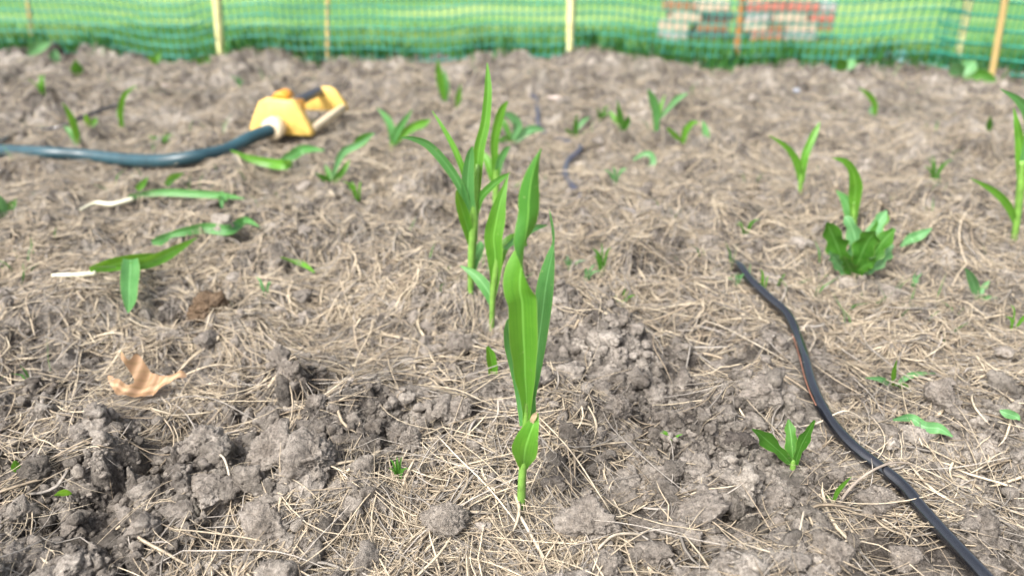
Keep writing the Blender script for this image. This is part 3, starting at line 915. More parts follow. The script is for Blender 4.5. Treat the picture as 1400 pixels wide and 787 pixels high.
tag(tube_obj('garden_hose', HP, HOSE_R, M['hose'], None, 18, 120), 'thick teal garden hose running from the left edge to the yellow sprinkler', 'hose')

# ------------------------------------------------------------------ fence: green netting on stakes
fl = np.stack([np.linspace(FENCE[0, 0], FENCE[-1, 0], 700), np.zeros(700)], -1)
fs = spline(np.hstack([FENCE, np.zeros((len(FENCE), 1))]), 700)[:, :2]
fz0 = np.array([max(float(terrain(a, b)), float(lawn_z(a, b))) for a, b in fs])
kern = np.ones(41) / 41
fz0 = np.convolve(np.pad(fz0, 20, 'edge'), kern, 'valid')
arc = np.concatenate([[0], np.cumsum(np.linalg.norm(np.diff(fs, axis=0), axis=1))])
fence = empty('netting_fence', (0.0, float(fence_y(0.0)), -0.02), 'green plastic netting fence on wooden stakes along the back of the bed', 'fence')
fn = unit(np.stack([-np.gradient(fs[:, 1]), np.gradient(fs[:, 0])], -1))

def net(s0, s1, row, col, rows, hw, vw, off, sag, z_off, seed):
    """flat plastic net between arc lengths s0..s1: scalloped horizontal bands and thin uprights"""
    Vs, Fs, k = [], [], 0
    def P(s, z):
        z0 = np.interp(s, arc, fz0)
        w = 0.006 * np.sin(s * 7 + seed) + 0.012 * np.sin(s * 3.1 + z * 6 + seed)
        x = np.interp(s, arc, fs[:, 0]) + np.interp(s, arc, fn[:, 0]) * (off + w)
        y = np.interp(s, arc, fs[:, 1]) + np.interp(s, arc, fn[:, 1]) * (off + w)
        sg = sag * np.sin(s * 5.2 + seed) + 0.5 * sag * np.sin(s * 11.7 + 2 * seed)
        return np.stack([x, y, z0 + z_off + z * (1 + 0.35 * sg / 0.1 * 0.1) + sg * 0.35], -1)
    def ribbon(C, wv, dirv, th):
        nonlocal k
        n_ = len(C)
        f_ = np.array([0, -1.0, 0])
        V = np.stack([C - dirv * wv[:, None], C - dirv * wv[:, None] * 0.2 + f_ * th, C + dirv * wv[:, None] * 0.2 + f_ * th, C + dirv * wv[:, None], C - f_ * th], 1).reshape(-1, 3)
        a = np.arange(n_ - 1)[:, None] * 5; e = np.arange(5)[None]; e2 = (e + 1) % 5
        Vs.append(V); Fs.append(np.stack([a + e, a + e2, a + 5 + e2, a + 5 + e], -1).reshape(-1, 4) + k); k += len(V)
    per = 4
    ss = np.arange(s0, s1, col / per)
    for q in range(rows):
        bead = 0.72 + 0.28 * np.cos(np.arange(len(ss)) * 2 * np.pi / per)
        ribbon(P(ss, np.full(len(ss), q * row)), hw * 0.5 * bead, np.array([[0, 0, 1.0]]), 0.0012)
    tdir = unit(np.gradient(np.stack([np.interp(np.arange(s0, s1, col), arc, fs[:, 0]), np.interp(np.arange(s0, s1, col), arc, fs[:, 1]), 0 * np.arange(s0, s1, col)], -1), axis=0))
    for q, s in enumerate(np.arange(s0, s1, col)):
        zz = np.linspace(0, (rows - 1) * row, (rows - 1) * 2 + 1)
        ribbon(P(np.full(len(zz), s), zz) + [0, 0.0009, 0], np.full(len(zz), vw * 0.5), tdir[q:q + 1], 0.0008)
    return np.vstack(Vs), np.vstack(Fs)
s_at = lambda px: float(np.interp(flat(px, 80)[0], fs[:, 0], arc))
V, Fc = net(0.0, s_at(1262), 0.0235, 0.0175, 23, 0.0062, 0.0030, 0.0, 0.012, 0.0, 0.4)
mesh_obj('netting', V, Fc, M['net_pale'], fence)
V, Fc = net(s_at(1235), arc[-1], 0.0285, 0.0115, 20, 0.0085, 0.0022, -0.02, 0.02, 0.012, 1.9)
mesh_obj('netting', V, Fc, M['net'], fence)

def stake(px0, py0, px1, py1, dy, w, mat, square=True):
    g = flat(px0, py0)
    y0_ = g[1] + dy
    a = at_y(px0, py0, y0_); b = at_y(px1, py1, y0_)
    d = unit(b - a)
    a = a - d * 0.08; b = a + d * 0.66
    P = np.array([a, a + d * 0.07, b - d * 0.01, b])
    return tube_obj('stake', P, np.array([w * 0.2, w * 0.5, w * 0.5, w * 0.38]), mat, fence, 4 if square else 10)
stake(302, 73, 296, 0, -0.028, 0.02, M['stake_yellow'])
stake(448, 72, 448, 0, -0.03, 0.01, M['stake_bamboo'], False)
stake(779, 72, 781, 0, -0.028, 0.02, M['stake_yellow'])
stake(1008, 72, 1014, 0, -0.045, 0.019, M['stake_wood'])
stake(1309, 84, 1325, 0, -0.055, 0.02, M['stake_yellow'])
stake(1356, 101, 1374, 0, -0.03, 0.013, M['stake_bamboo'], False)
stake(44, 55, 38, 0, 0.3, 0.012, M['stake_bamboo'], False)
# loose pale hem of the net lying along the foot
hp = [flat(a, b) for a, b in ((1180, 86), (1205, 83), (1225, 88), (1250, 85), (1280, 82), (1305, 84))]
hp = np.array([[p[0], p[1] - 0.01, float(terrain(p[0], p[1] - 0.01)) + 0.01] for p in hp])
V, Fc, U = blade(hp, [0.012, 0.03, 0.022, 0.03, 0.026, 0.012], 20, (0, -0.7, 0.7), 40, 6, 0.3, 0.35, seed=4)
mesh_obj('net_hem', V, Fc, M['net_hem'], fence)

# ------------------------------------------------------------------ bricks behind the fence
BY = 3.45
def brick(px0, px1, row, col, lab, dy=0.0):
    """one brick of the stack; row 0 lies on the lawn"""
    h_ = 0.0405
    z0_ = float(lawn_z(1.0, BY)) + row * h_
    xa, xb = at_y(px0, 40, BY)[0], at_y(px1, 40, BY)[0]
    hx, hy, hz = (xb - xa) / 2 - 0.002, 0.05, h_ / 2 - 0.0012
    c = np.array([(xa + xb) / 2, BY + 0.05 + dy, z0_ + h_ / 2])
    import bmesh
    bm = bmesh.new()
    bmesh.ops.create_cube(bm, size=2)
    for v in bm.verts: v.co = Vector((v.co.x * hx, v.co.y * hy, v.co.z * hz))
    bmesh.ops.bevel(bm, geom=bm.edges[:], offset=0.003, segments=2, affect='EDGES')
    bmesh.ops.subdivide_edges(bm, edges=bm.edges[:], cuts=2, use_grid_fill=True)
    for v in bm.verts:
        v.co += Vector((random.uniform(-1, 1), random.uniform(-1, 1), random.uniform(-0.3, 0.3))) * 0.0012
    me = bpy.data.meshes.new('brick'); bm.to_mesh(me); bm.free()
    me.materials.append(M['brick_' + col])
    o = bpy.data.objects.new('brick', me); o.location = Vector([float(q) for q in c]); o.rotation_euler = (0, 0, random.uniform(-0.02, 0.02))
    COL.objects.link(o)
    tag(o, lab, 'brick', 'bricks stacked on the lawn behind the netting')
brick(1028, 1073, 0, 'pink', 'pink brick in the lowest course of the right stack')
brick(1075, 1120, 0, 'grey', 'greyish brick at the right end of the lowest course')
brick(1016, 1052, 1, 'cream', 'cream brick at the left end of the second course, right of the orange stake')
brick(1053, 1074, 1, 'brown', 'short brown brick in the middle of the second course')
brick(1075, 1119, 1, 'cream', 'pale cream brick right of the short brown one in the second course')
brick(1120, 1140, 1, 'brown', 'brown end brick of the second course')
brick(1020, 1053, 2, 'grey', 'grey brick in the third course beside the orange stake')
brick(1055, 1102, 2, 'cream', 'long cream brick in the middle of the third course')
brick(1104, 1140, 2, 'pink', 'pink brick at the right end of the third course')
brick(1018, 1070, 3, 'pink', 'pink brick in the top visible course beside the orange stake')
brick(1071, 1116, 3, 'pink', 'pinkish brick in the middle of the top visible course')
brick(1118, 1141, 3, 'grey', 'short grey brick at the right end of the top visible course')
brick(952, 998, 1, 'brown', 'brown brick low in the stack left of the orange stake')
brick(962, 1003, 2, 'dark', 'dark brick in the stack left of the orange stake')
brick(915, 958, 2, 'cream', 'cream brick at the left end of the left stack')
brick(950, 996, 3, 'cream', 'cream brick on top of the stack left of the orange stake')
brick(908, 946, 3, 'brown', 'brown brick at the top left end of the left stack')
brick(945, 1000, 0, 'dark', 'dark brick on the grass under the left stack')
brick(905, 943, 1, 'cream', 'cream brick low at the left end of the left stack')
brick(905, 942, 0, 'grey', 'grey brick on the grass at the far left of the stack')

# ------------------------------------------------------------------ plants
def depth_of(p): return p[1] * math.cos(PITCH) - (p[2] - CAM_H) * math.sin(PITCH)

def up_leaf(root, base, pts, mat='corn', name='leaf', dy=0.0, bow=0.0, label=None, **kw):
    """leaf standing in the plant's own upright plane; pts = (px, py, width px[, roll[, dy]])"""
    P, w, ro = [], [], []
    n = len(pts)
    for k, q in enumerate(pts):
        t = k / max(1, n - 1)
        y = base[1] + dy * t ** 1.2 + bow * math.sin(math.pi * t) + (q[4] if len(q) > 4 else 0)
        p = at_y(q[0], q[1], y)
        P.append(p); w.append(q[2] * depth_of(p) / F); ro.append(q[3] if len(q) > 3 else 0)
    V, Fc, U = blade(P, w, ro, **kw)
    o = mesh_obj(name, V, Fc, M[mat], root, uv=U)
    if label: o['label'] = label
    return o

def stem(root, base, pts, mat='stem', name='stem', dy=0.0):
    P, r = [], []
    for q in pts:
        p = at_y(q[0], q[1], base[1] + dy)
        P.append(p); r.append(0.5 * q[2] * depth_of(p) / F)
    P[0][2] -= 0.008
    return tube_obj(name, np.array(P), np.array(r), M[mat], root, 10, 20)

def lying_leaf(root, pts, mat='corn', lift=0.006, name='leaf', **kw):
    lift = lift + 0.005
    """leaf lying on the soil: px, py, width px[, roll[, extra lift]]"""
    P, w, ro = [], [], []
    for q in pts:
        p = flat_und(q[0], q[1], 0.014)
        p = ground(q[0], q[1])
        P.append(p); w.append(q[2] * depth_of(p) / F); ro.append(q[3] if len(q) > 3 else 0)
    P = np.array(P)
    zc = np.convolve(np.pad(P[:, 2], 1, 'edge'), [0.3, 0.4, 0.3], 'valid')
    P[:, 2] = np.maximum(zc, P[:, 2]) + lift + np.array([q[4] if len(q) > 4 else 0 for q in pts])
    V, Fc, U = blade(P, w, ro, **kw)
    return mesh_obj(name, V, Fc, M[mat], root, uv=U)

# --- the foreground corn seedling
b = CORN1.copy(); b[2] = float(terrain(b[0], b[1]))
c1 = empty('corn_seedling', b, 'tall corn seedling in sharp focus in the centre foreground, with a twisted top leaf', 'corn seedling', 'corn seedlings in the bed')
stem(c1, b, [(713, 692, 11.5), (713, 672, 11.5), (714, 650, 11), (716, 630, 11), (718, 600, 10), (719, 575, 9.5), (720, 548, 9), (719, 520, 7), (718, 495, 3)])
up_leaf(c1, b, [(719, 588, 8, 0), (720, 560, 12, 0), (719.5, 536, 19, 5), (718, 513, 28, 5), (717.5, 490, 32, 3), (716, 466, 38, 0), (715, 440, 39, 0), (714, 414, 39, 0), (711, 398, 42, 5),
                (711, 382, 43, 25), (713, 365, 40, 48), (715.5, 350, 36, 74), (717, 338, 34, 106), (719, 322, 30, 145), (722, 296, 28, 180), (723, 272, 29, 180), (726, 248, 22, 175), (732, 224, 11, 170), (740, 203, 1, 170)],
        dy=-0.006, bow=-0.006, n=80, m=12, fold=0.5, wave=0.045, seed=2, label='widest leaf, twisted over halfway up')
up_leaf(c1, b, [(722, 570, 8), (728, 530, 14), (733, 490, 20), (738, 455, 22), (742, 425, 23), (745, 400, 25, 10), (749, 376, 22, 20), (754, 352, 15, 35), (758, 334, 11, 75), (757, 316, 7, 60), (754, 300, 4, 40), (751, 286, 0.6)],
        'corn_blue', dy=0.014, bow=0.006, n=50, m=8, fold=0.3, wave=0.03, seed=3)
up_leaf(c1, b, [(715, 582, 9), (714, 555, 14), (711, 525, 19, -8), (705, 492, 23, -10), (699, 466, 25, -15), (695, 449, 19, -25), (694, 436, 5, -30)],
        'corn_blue', dy=0.01, bow=0.008, n=36, m=8, fold=0.35, wave=0.02, seed=4)
up_leaf(c1, b, [(723, 600, 6), (727, 570, 10), (728, 548, 9), (727, 520, 6), (726, 500, 2)], 'corn_blue', dy=0.006, bow=0.004, n=20, fold=0.3, seed=8)
M['torn_tip'] = plain('torn_tip', (0.34, 0.26, 0.15), 0.6, 0.25, 300)
lf = up_leaf(c1, b, [(716, 640, 9, 0), (716.5, 628, 22, 0), (718, 614, 35, 4), (722, 600, 33, 8), (727, 586, 24, 10), (731, 575, 14, 10), (734, 564, 5, 10)],
             'corn', dy=-0.004, bow=-0.006, n=34, m=10, fold=0.35, wave=0.05, seed=6, label='short lowest leaf with a torn brown tip')
V, Fc, U = blade([at_y(a, q, b[1] - 0.0065) for a, q in ((727, 582), (728, 574), (731, 568), (734, 563))], [0.0006, 0.0026, 0.003, 0.0008], 10, None, 10, 4, 0.3, 0.1, seed=3)
o = mesh_obj('dead_tip', V, Fc, M['torn_tip'], lf, uv=U, origin=c1.location)

# --- the two corn plants behind
b = ground(672, 448)
c2 = empty('corn_seedling', b, 'bright corn seedling with three spread leaves just behind the foreground one', 'corn seedling', 'corn seedlings in the bed')
stem(c2, b, [(672, 450, 7), (673, 425, 7.5), (674, 400, 9), (677, 375, 12), (679, 355, 10), (680, 335, 5)])
up_leaf(c2, b, [(674, 405, 8), (677, 378, 14), (677, 350, 22, 10), (675, 325, 25, 8), (679, 300, 24, 0), (684, 276, 16, 0), (690, 256, 7), (695, 238, 0.8)], dy=0.01, bow=-0.006, n=40, fold=0.35, wave=0.03, seed=12)
up_leaf(c2, b, [(678, 385, 9), (682, 360, 14, 20), (689, 340, 17, 30), (699, 329, 17, 30), (711, 327, 13, 20), (720, 336, 3)], dy=0.02, n=30, fold=0.3, wave=0.04, seed=13)
up_leaf(c2, b, [(673, 418, 7), (669, 402, 15), (659, 386, 16), (646, 373, 11), (629, 363, 1)], 'corn_blue', dy=0.02, n=26, fold=0.3, seed=14)
up_leaf(c2, b, [(690, 340, 6), (712, 322, 9), (730, 312, 9), (748, 308, 1)], 'corn_blue', dy=0.05, n=20, fold=0.3, seed=15)

b = ground(643, 398)
c3 = empty('corn_seedling', b, 'leafy corn plant with a long blade arching out to the left', 'corn seedling', 'corn seedlings in the bed')
stem(c3, b, [(643, 400, 8), (644, 365, 9), (646, 330, 12), (648, 295, 13), (650, 260, 10), (653, 225, 6)])
up_leaf(c3, b, [(645, 325, 10), (638, 285, 11), (630, 256, 12, 10), (612, 227, 13, 15), (588, 200, 12, 20), (567, 190, 8, 20), (548, 188, 1)], 'corn_blue', dy=-0.02, n=40, fold=0.3, wave=0.03, seed=22)
up_leaf(c3, b, [(647, 330, 12), (643, 300, 19), (640, 270, 18), (640, 240, 17), (643, 212, 11), (646, 200, 2)], 'corn_blue', dy=-0.01, n=30, fold=0.35, seed=23)
up_leaf(c3, b, [(648, 300, 9), (651, 250, 14), (655, 205, 15), (663, 170, 13), (667, 130, 11), (667, 105, 7), (666, 86, 1)], dy=0.02, n=40, fold=0.35, wave=0.03, seed=24)
up_leaf(c3, b, [(646, 290, 5), (637, 245, 8), (622, 205, 8), (604, 172, 5), (591, 152, 1)], dy=0.02, n=26, fold=0.3, seed=25)
up_leaf(c3, b, [(645, 335, 9), (636, 300, 16), (628, 275, 12), (624, 260, 2)], dy=-0.02, n=24, fold=0.35, seed=26)
up_leaf(c3, b, [(649, 300, 6), (657, 272, 11, 20), (672, 255, 11, 25), (686, 244, 8, 20), (697, 236, 1)], 'weed', dy=-0.01, n=26, fold=0.4, seed=27)
up_leaf(c3, b, [(645, 375, 6), (650, 352, 14), (656, 338, 12), (657, 330, 2)], 'corn_blue', dy=0.02, n=20, fold=0.3, seed=28)

b = ground(677, 300)
c4 = empty('corn_seedling', b, 'slender corn plant standing right behind the leafy one, tip bent to the right', 'corn seedling', 'corn seedlings in the bed')
stem(c4, b, [(677, 302, 8), (678, 270, 9), (678, 240, 9), (677, 210, 7)])
up_leaf(c4, b, [(678, 262, 9), (677, 225, 10), (676, 195, 11), (681, 168, 12), (687, 149, 10), (694, 139, 3)], dy=-0.02, n=30, fold=0.35, seed=32)
up_leaf(c4, b, [(677, 255, 8), (671, 232, 12), (664, 215, 9), (656, 205, 1)], dy=0.02, n=20, fold=0.3, seed=33)
up_leaf(c4, b, [(679, 245, 7), (683, 222, 10), (692, 205, 8), (698, 200, 1)], 'corn_blue', dy=-0.02, n=20, fold=0.3, seed=34)

def plant(name, label, cat, base_px, leaves, stems=(), group='corn seedlings in the bed', mat='corn', dy=0.015, seed=0, whole=False, **kw):
    b = ground(*base_px)
    root = empty(name, b, label, cat, group)
    for s in stems: stem(root, b, s)
    for k, l in enumerate(leaves):
        mt = mat
        if isinstance(l[0], str): mt, l = l[0], l[1:]
        up_leaf(root, b, l, mt, dy=dy * (1 if k % 2 else -1), n=kw.get('n', 20), m=6, fold=kw.get('fold', 0.3), wave=kw.get('wave', 0.03), lobes=kw.get('lobes', 0), seed=seed + k)
    return root
CG = 'corn seedlings in the bed'
plant('corn_seedling', 'small two leaved corn seedling standing alone in the middle distance at right', 'corn seedling', (1095, 266),
      [[(1095, 250, 6), (1090, 224, 10), (1080, 206, 8), (1066, 194, 5), (1051, 185, 1)], [(1096, 250, 6), (1100, 216, 10), (1108, 195, 10), (1115, 180, 8), (1121, 167, 1)]],
      [[(1094, 268, 6), (1095, 245, 6), (1096, 228, 4)]], CG, seed=40)
plant('corn_seedling', 'corn seedling with a nodding tip rising behind the dark broad leaved weed', 'corn seedling', (1168, 330),
      [[(1167, 300, 8), (1169, 268, 16), (1170, 252, 17), (1165, 232, 11), (1154, 220, 8), (1138, 216, 1)], ['corn_blue', (1166, 315, 8), (1163, 295, 15), (1156, 274, 13), (1143, 260, 1)]],
      [[(1168, 332, 8), (1167, 300, 7), (1167, 275, 4)]], CG, seed=44)
plant('corn_seedling', 'tall corn seedling cut by the right edge of the picture', 'corn seedling', (1387, 330),
      [[(1389, 306, 6), (1378, 281, 10), (1361, 263, 9), (1345, 253, 6), (1327, 244, 1)], [(1396, 250, 9), (1396, 220, 13), (1394, 192, 11), (1390, 168, 7), (1386, 148, 1)],
       ['corn_blue', (1397, 230, 8), (1408, 190, 14), (1408, 160, 15), (1392, 137, 10), (1368, 122, 1)], [(1397, 260, 9), (1412, 230, 14), (1432, 205, 10), (1450, 200, 1)]],
      [[(1387, 333, 8), (1391, 295, 9), (1395, 255, 10), (1397, 220, 6)]], CG, seed=48)
plant('corn_seedling', 'distant corn seedling with two upright blades near the fence above the centre', 'corn seedling', (608, 140),
      [[(608, 138, 5), (603, 115, 11), (600, 97, 9), (598, 81, 1)], ['corn_blue', (609, 138, 5), (610, 118, 9), (607, 95, 1)]], (), CG, seed=52)
plant('corn_seedling', 'single distant corn blade right of the two bladed seedling near the fence', 'corn seedling', (625, 148),
      [[(625, 148, 5), (627, 132, 8), (630, 115, 1)]], (), CG, seed=55)
plant('corn_seedling', 'spreading pale seedling with three blades right of the yellow sprinkler', 'corn seedling', (534, 206),
      [['corn_blue', (534, 205, 6), (542, 182, 10), (553, 165, 8), (564, 150, 1)], ['corn_blue', (536, 203, 5), (536, 180, 10), (529, 162, 9), (516, 148, 1)], [(536, 200, 5), (550, 184, 10), (565, 174, 11), (578, 169, 11), (588, 164, 3)]],
      [[(533, 209, 5), (536, 196, 5), (538, 190, 3)]], CG, seed=58)
plant('corn_seedling', 'distant seedling with a pale upright leaf in the middle right of the bed', 'corn seedling', (897, 180),
      [['corn_blue', (897, 180, 6), (897, 152, 11), (892, 135, 11), (886, 122, 2)], [(898, 172, 4), (903, 148, 6), (909, 130, 1)], ['weed_pale', (899, 165, 3), (915, 147, 6), (926, 135, 8), (940, 128, 2)]], (), CG, seed=62)
plant('corn_seedling', 'yellowish seedling with two arching blades right of centre', 'corn seedling', (945, 200),
      [[(933, 196, 5), (938, 178, 9), (947, 168, 7), (955, 168, 1)], ['corn_blue', (964, 208, 5), (966, 190, 9), (964, 176, 8), (960, 165, 1)], [(930, 192, 4), (922, 184, 7), (912, 175, 4)]], (), CG, seed=66)
plant('corn_seedling', 'thin dark seedling left of the pale upright one in the distance', 'corn seedling', (851, 180),
      [['weed', (852, 180, 5), (848, 160, 9), (844, 137, 1)], [(848, 178, 3), (840, 162, 7), (834, 152, 2)], ['weed', (853, 178, 4), (858, 166, 8), (860, 158, 2)]], (), CG, seed=70)
plant('corn_seedling', 'distant seedling with a bent tip below the leaning fence stake', 'corn seedling', (1195, 160),
      [[(1195, 160, 5), (1196, 143, 7), (1188, 130, 7), (1174, 120, 1)], ['weed_pale', (1194, 162, 5), (1192, 154, 8), (1193, 145, 2)]], (), CG, seed=74)
plant('weed_sprout', 'lone upright dark leaf near the right edge behind the edge corn', 'weed', (1352, 180),
      [['weed', (1352, 180, 4), (1353, 170, 8), (1354, 158, 1)]], (), None, seed=76)
plant('corn_seedling', 'low spreading seedling with bluish leaf right of the leafy corn plant', 'corn seedling', (700, 196),
      [['weed', (702, 195, 5), (690, 190, 9), (680, 194, 2)], ['weed_pale', (703, 195, 6), (716, 182, 12), (730, 176, 10), (744, 178, 2)], ['weed_pale', (700, 192, 6), (708, 172, 12), (697, 158, 10), (686, 156, 2)], ['weed', (700, 193, 4), (690, 170, 8), (685, 160, 1)]], (), CG, seed=80)
plant('corn_seedling', 'small seedling with flat leaves between the grey tube pieces', 'corn seedling', (788, 190),
      [['weed', (788, 190, 4), (787, 172, 7), (789, 156, 1)], ['weed_pale', (790, 190, 5), (800, 184, 9), (814, 178, 2)], ['weed', (786, 190, 4), (780, 182, 8), (772, 176, 1)], ['weed_pale', (789, 178, 3), (797, 166, 6), (806, 160, 1)]], (), CG, seed=84)
plant('weed_sprout', 'curled pale leaf with a dark leaf lying beside it, right of the foreground corn', 'weed', (890, 228),
      [['weed_pale', (866, 219, 3), (878, 211, 6), (889, 211, 8), (893, 222, 8), (886, 230, 3)], ['weed', (889, 229, 6), (900, 228, 10), (914, 233, 2)]], (), None, seed=88)

# --- the dark broad-leaved weed at right
b = ground(1168, 378)
wd_ = empty('broadleaf_weed', b, 'dark bushy broad leaved weed in a hollow at the right', 'weed', 'weeds in the bed')
for k, (pts, mt, dyy) in enumerate([
    ([(1160, 374, 8), (1150, 350, 22), (1140, 325, 26), (1133, 310, 16), (1130, 304, 3)], 'weed', -0.012),
    ([(1168, 376, 8), (1176, 352, 24), (1184, 334, 28), (1192, 322, 22), (1197, 316, 6)], 'weed', -0.02),
    ([(1176, 374, 8), (1192, 352, 18), (1205, 333, 20), (1216, 320, 16), (1223, 312, 4)], 'weed', -0.004),
    ([(1168, 372, 8), (1170, 345, 18), (1168, 320, 20), (1160, 302, 12), (1155, 296, 3)], 'weed_pale', 0.01),
    ([(1174, 370, 8), (1188, 340, 20), (1196, 315, 20), (1204, 300, 14), (1212, 288, 4)], 'weed_pale', 0.02),
    ([(1182, 352, 8), (1198, 318, 14), (1206, 300, 15), (1211, 289, 3)], 'weed', 0.025),
    ([(1178, 374, 8), (1196, 362, 17), (1210, 348, 16), (1220, 334, 4)], 'weed_pale', 0.012),
    ([(1160, 376, 7), (1148, 364, 13), (1140, 352, 12), (1133, 344, 3)], 'weed_pale', -0.014),
    ([(1168, 378, 7), (1162, 366, 16), (1156, 356, 12), (1152, 350, 3)], 'weed', -0.02),
    ([(1170, 378, 7), (1178, 366, 15), (1190, 360, 12), (1198, 356, 3)], 'weed', -0.02)]):
    up_leaf(wd_, b, pts, mt, dy=dyy, n=30, m=6, fold=0.35, wave=0.14, lobes=3.5, seed=90 + k)

def lying(name, label, cat, group, leaves, roots=(), **kw):
    p0 = ground(*leaves[0][0 if not isinstance(leaves[0][0], str) else 1][:2])
    root = empty(name, p0, label, cat, group)
    for r_ in roots:
        P = np.array([ground(q[0], q[1], 0.011) for q in r_]); rr = np.array([0.5 * q[2] * depth_of(p) / F for q, p in zip(r_, P)])
        P[:, 2] = np.convolve(np.pad(P[:, 2], 1, 'edge'), [0.33, 0.34, 0.33], 'valid')
        tube_obj('stem', P, rr, M['root'], root, 8, 18)
    for k, l in enumerate(leaves):
        mt = 'corn'
        if isinstance(l[0], str): mt, l = l[0], l[1:]
        lying_leaf(root, l, mt, n=28, m=7, fold=kw.get('fold', 0.3), wave=0.04, seed=kw.get('seed', 0) + k, lift=kw.get('lift', 0.006) + 0.003 * k)
    return root
FG = 'uprooted corn seedlings lying on the soil'
lying('uprooted_seedling', 'uprooted corn seedling with a white root and one blade hanging down, at left', 'corn seedling', FG,
      [[(128, 388, 8), (154, 383, 17), (178, 377, 18), (202, 371, 12), (222, 367, 2)], [(165, 389, 7), (195, 386, 13), (223, 377, 16), (248, 363, 11), (274, 346, 1)],
       ['corn_blue', (185, 382, 18), (185, 396, 23), (184.5, 420, 22), (184, 440, 17), (183, 458, 2)]], [[(76, 391, 4), (95, 390, 6), (115, 389, 6.5), (135, 388, 7)]], seed=120, lift=0.01)
lying('fallen_leaf', 'loose green corn blade with a curled end above the uprooted seedling', 'leaf', FG,
      [['corn_blue', (212, 350, 6), (223, 347, 14), (236, 341, 8), (254, 335, 11), (285, 330, 14), (316, 332, 14), (340, 331, 10), (358, 328, 1)]], seed=124, lift=0.01)
lying('uprooted_seedling', 'uprooted seedling with a pale stem lying highest of the fallen ones at left', 'corn seedling', FG,
      [['corn_blue', (180, 284, 7), (206, 280, 8), (240, 277, 10), (285, 280, 10), (315, 284, 7), (337, 286, 1)], ['corn_blue', (303, 282, 11), (308, 288, 12), (307, 296, 8), (307, 303, 2)],
       [(192, 281, 7), (198, 273, 9), (207, 262, 1)], [(232, 277, 7), (242, 269, 9), (256, 259, 1)]], [[(112, 297, 3), (135, 293, 5), (155, 289, 6.5), (185, 284, 7)]], seed=128, lift=0.008)
lying('fallen_leaf', 'long green blade lying on the soil below the yellow sprinkler', 'leaf', FG,
      [[(318, 222, 2), (343, 235, 9), (371, 243, 13), (392, 242, 13), (402, 240, 4)], ['corn_blue', (388, 242, 8), (400, 233, 13), (418, 226, 12), (446, 225, 2)]], seed=132, lift=0.012)
lying('fallen_leaf', 'flat green leaf half under straw right of the drip tube', 'leaf', FG, [['weed_pale', (1216, 591, 3), (1238, 595, 12), (1258, 600, 15), (1278, 606, 14), (1297, 614, 2)]], seed=136)
lying('fallen_leaf', 'small green leaf lying at the right edge above the straw', 'leaf', FG, [['weed_pale', (1361, 578, 3), (1370, 582, 12), (1382, 588, 9), (1388, 591, 2)]], seed=137)
lying('fallen_leaf', 'single pale green leaf right of the dark broad leaved weed', 'leaf', FG, [['weed_pale', (1226, 358, 3), (1238, 350, 13), (1252, 342, 13), (1268, 333, 2)]], seed=138, lift=0.012)
lying('fallen_leaf', 'yellowish narrow blade lying among straw left of the corn row', 'leaf', FG, [[(386, 365, 2), (402, 371, 5), (418, 379, 7), (432, 386, 2)]], seed=139)

WG = 'weeds in the bed'
plant('weed_sprout', 'broad leaved weed sprout with three leaves left of the drip tube', 'weed', (1084, 640),
      [['weed', (1082, 634, 6), (1066, 617, 15), (1049, 602, 19), (1038, 592, 13), (1028, 586, 2)], ['weed', (1084, 634, 6), (1083, 612, 15), (1081, 592, 16), (1078, 573, 2)], ['weed', (1087, 634, 6), (1094, 612, 12), (1104, 592, 13), (1114, 574, 2)],
       ['weed', (1088, 632, 4), (1093, 618, 8), (1096, 608, 2)]], [[(1084, 645, 9), (1084, 636, 8), (1084, 628, 5)]], WG, seed=150, lobes=2, n=26, wave=0.06)
plant('weed_sprout', 'tiny grassy sprout under the arched grey stem beside the drip tube', 'weed', (1139, 688),
      [[(1139, 687, 3), (1145, 672, 6), (1154, 661, 5), (1164, 651, 0.6)], ['weed', (1139, 687, 3), (1131, 679, 6), (1119, 677, 1)]], (), WG, seed=156)
plant('weed_sprout', 'grassy weed with narrow leaves spread flat right of the drip tube', 'weed', (1221, 530),
      [['weed_pale', (1220, 529, 3), (1206, 519, 8), (1183, 516, 1)], ['weed_pale', (1223, 529, 3), (1245, 513, 8), (1280, 510, 1)], [(1221, 529, 3), (1222, 510, 6), (1226, 492, 1)], ['weed', (1221, 531, 4), (1210, 526, 7), (1198, 528, 1)], ['weed', (1224, 531, 4), (1236, 527, 8), (1243, 530, 1)]], (), WG, seed=160)
plant('weed_sprout', 'small bluish sprout with three leaves near the right edge', 'weed', (1337, 410),
      [['weed_pale', (1337, 410, 5), (1332, 390, 12), (1326, 376, 10), (1319, 366, 1)], ['weed_pale', (1338, 410, 4), (1345, 394, 8), (1353, 383, 1)], ['weed_pale', (1338, 410, 4), (1350, 407, 7), (1364, 407, 1)]], (), WG, seed=166)
plant('weed_sprout', 'short stubby green shoot just left of the foreground corn', 'weed', (674, 511),
      [['corn', (674, 512, 12), (673, 498, 13), (670, 483, 13), (666, 473, 4)], ['corn', (676, 512, 6), (677, 500, 8), (675, 488, 2)]], (), WG, seed=170, dy=0.004, fold=0.7)
plant('weed_sprout', 'tiny round leaved sprout at the left edge', 'weed', (26, 648),
      [['weed', (26, 645, 3), (22, 637, 13), (20, 629, 4)], [(27, 646, 3), (30, 641, 8), (33, 637, 2)]], (), WG, seed=172)
plant('weed_sprout', 'tiny single leaf flat on the soil at lower left', 'weed', (94, 678),
      [[(98, 675, 2), (90, 673, 8), (82, 674, 8), (74, 677, 1)]], (), WG, seed=174)
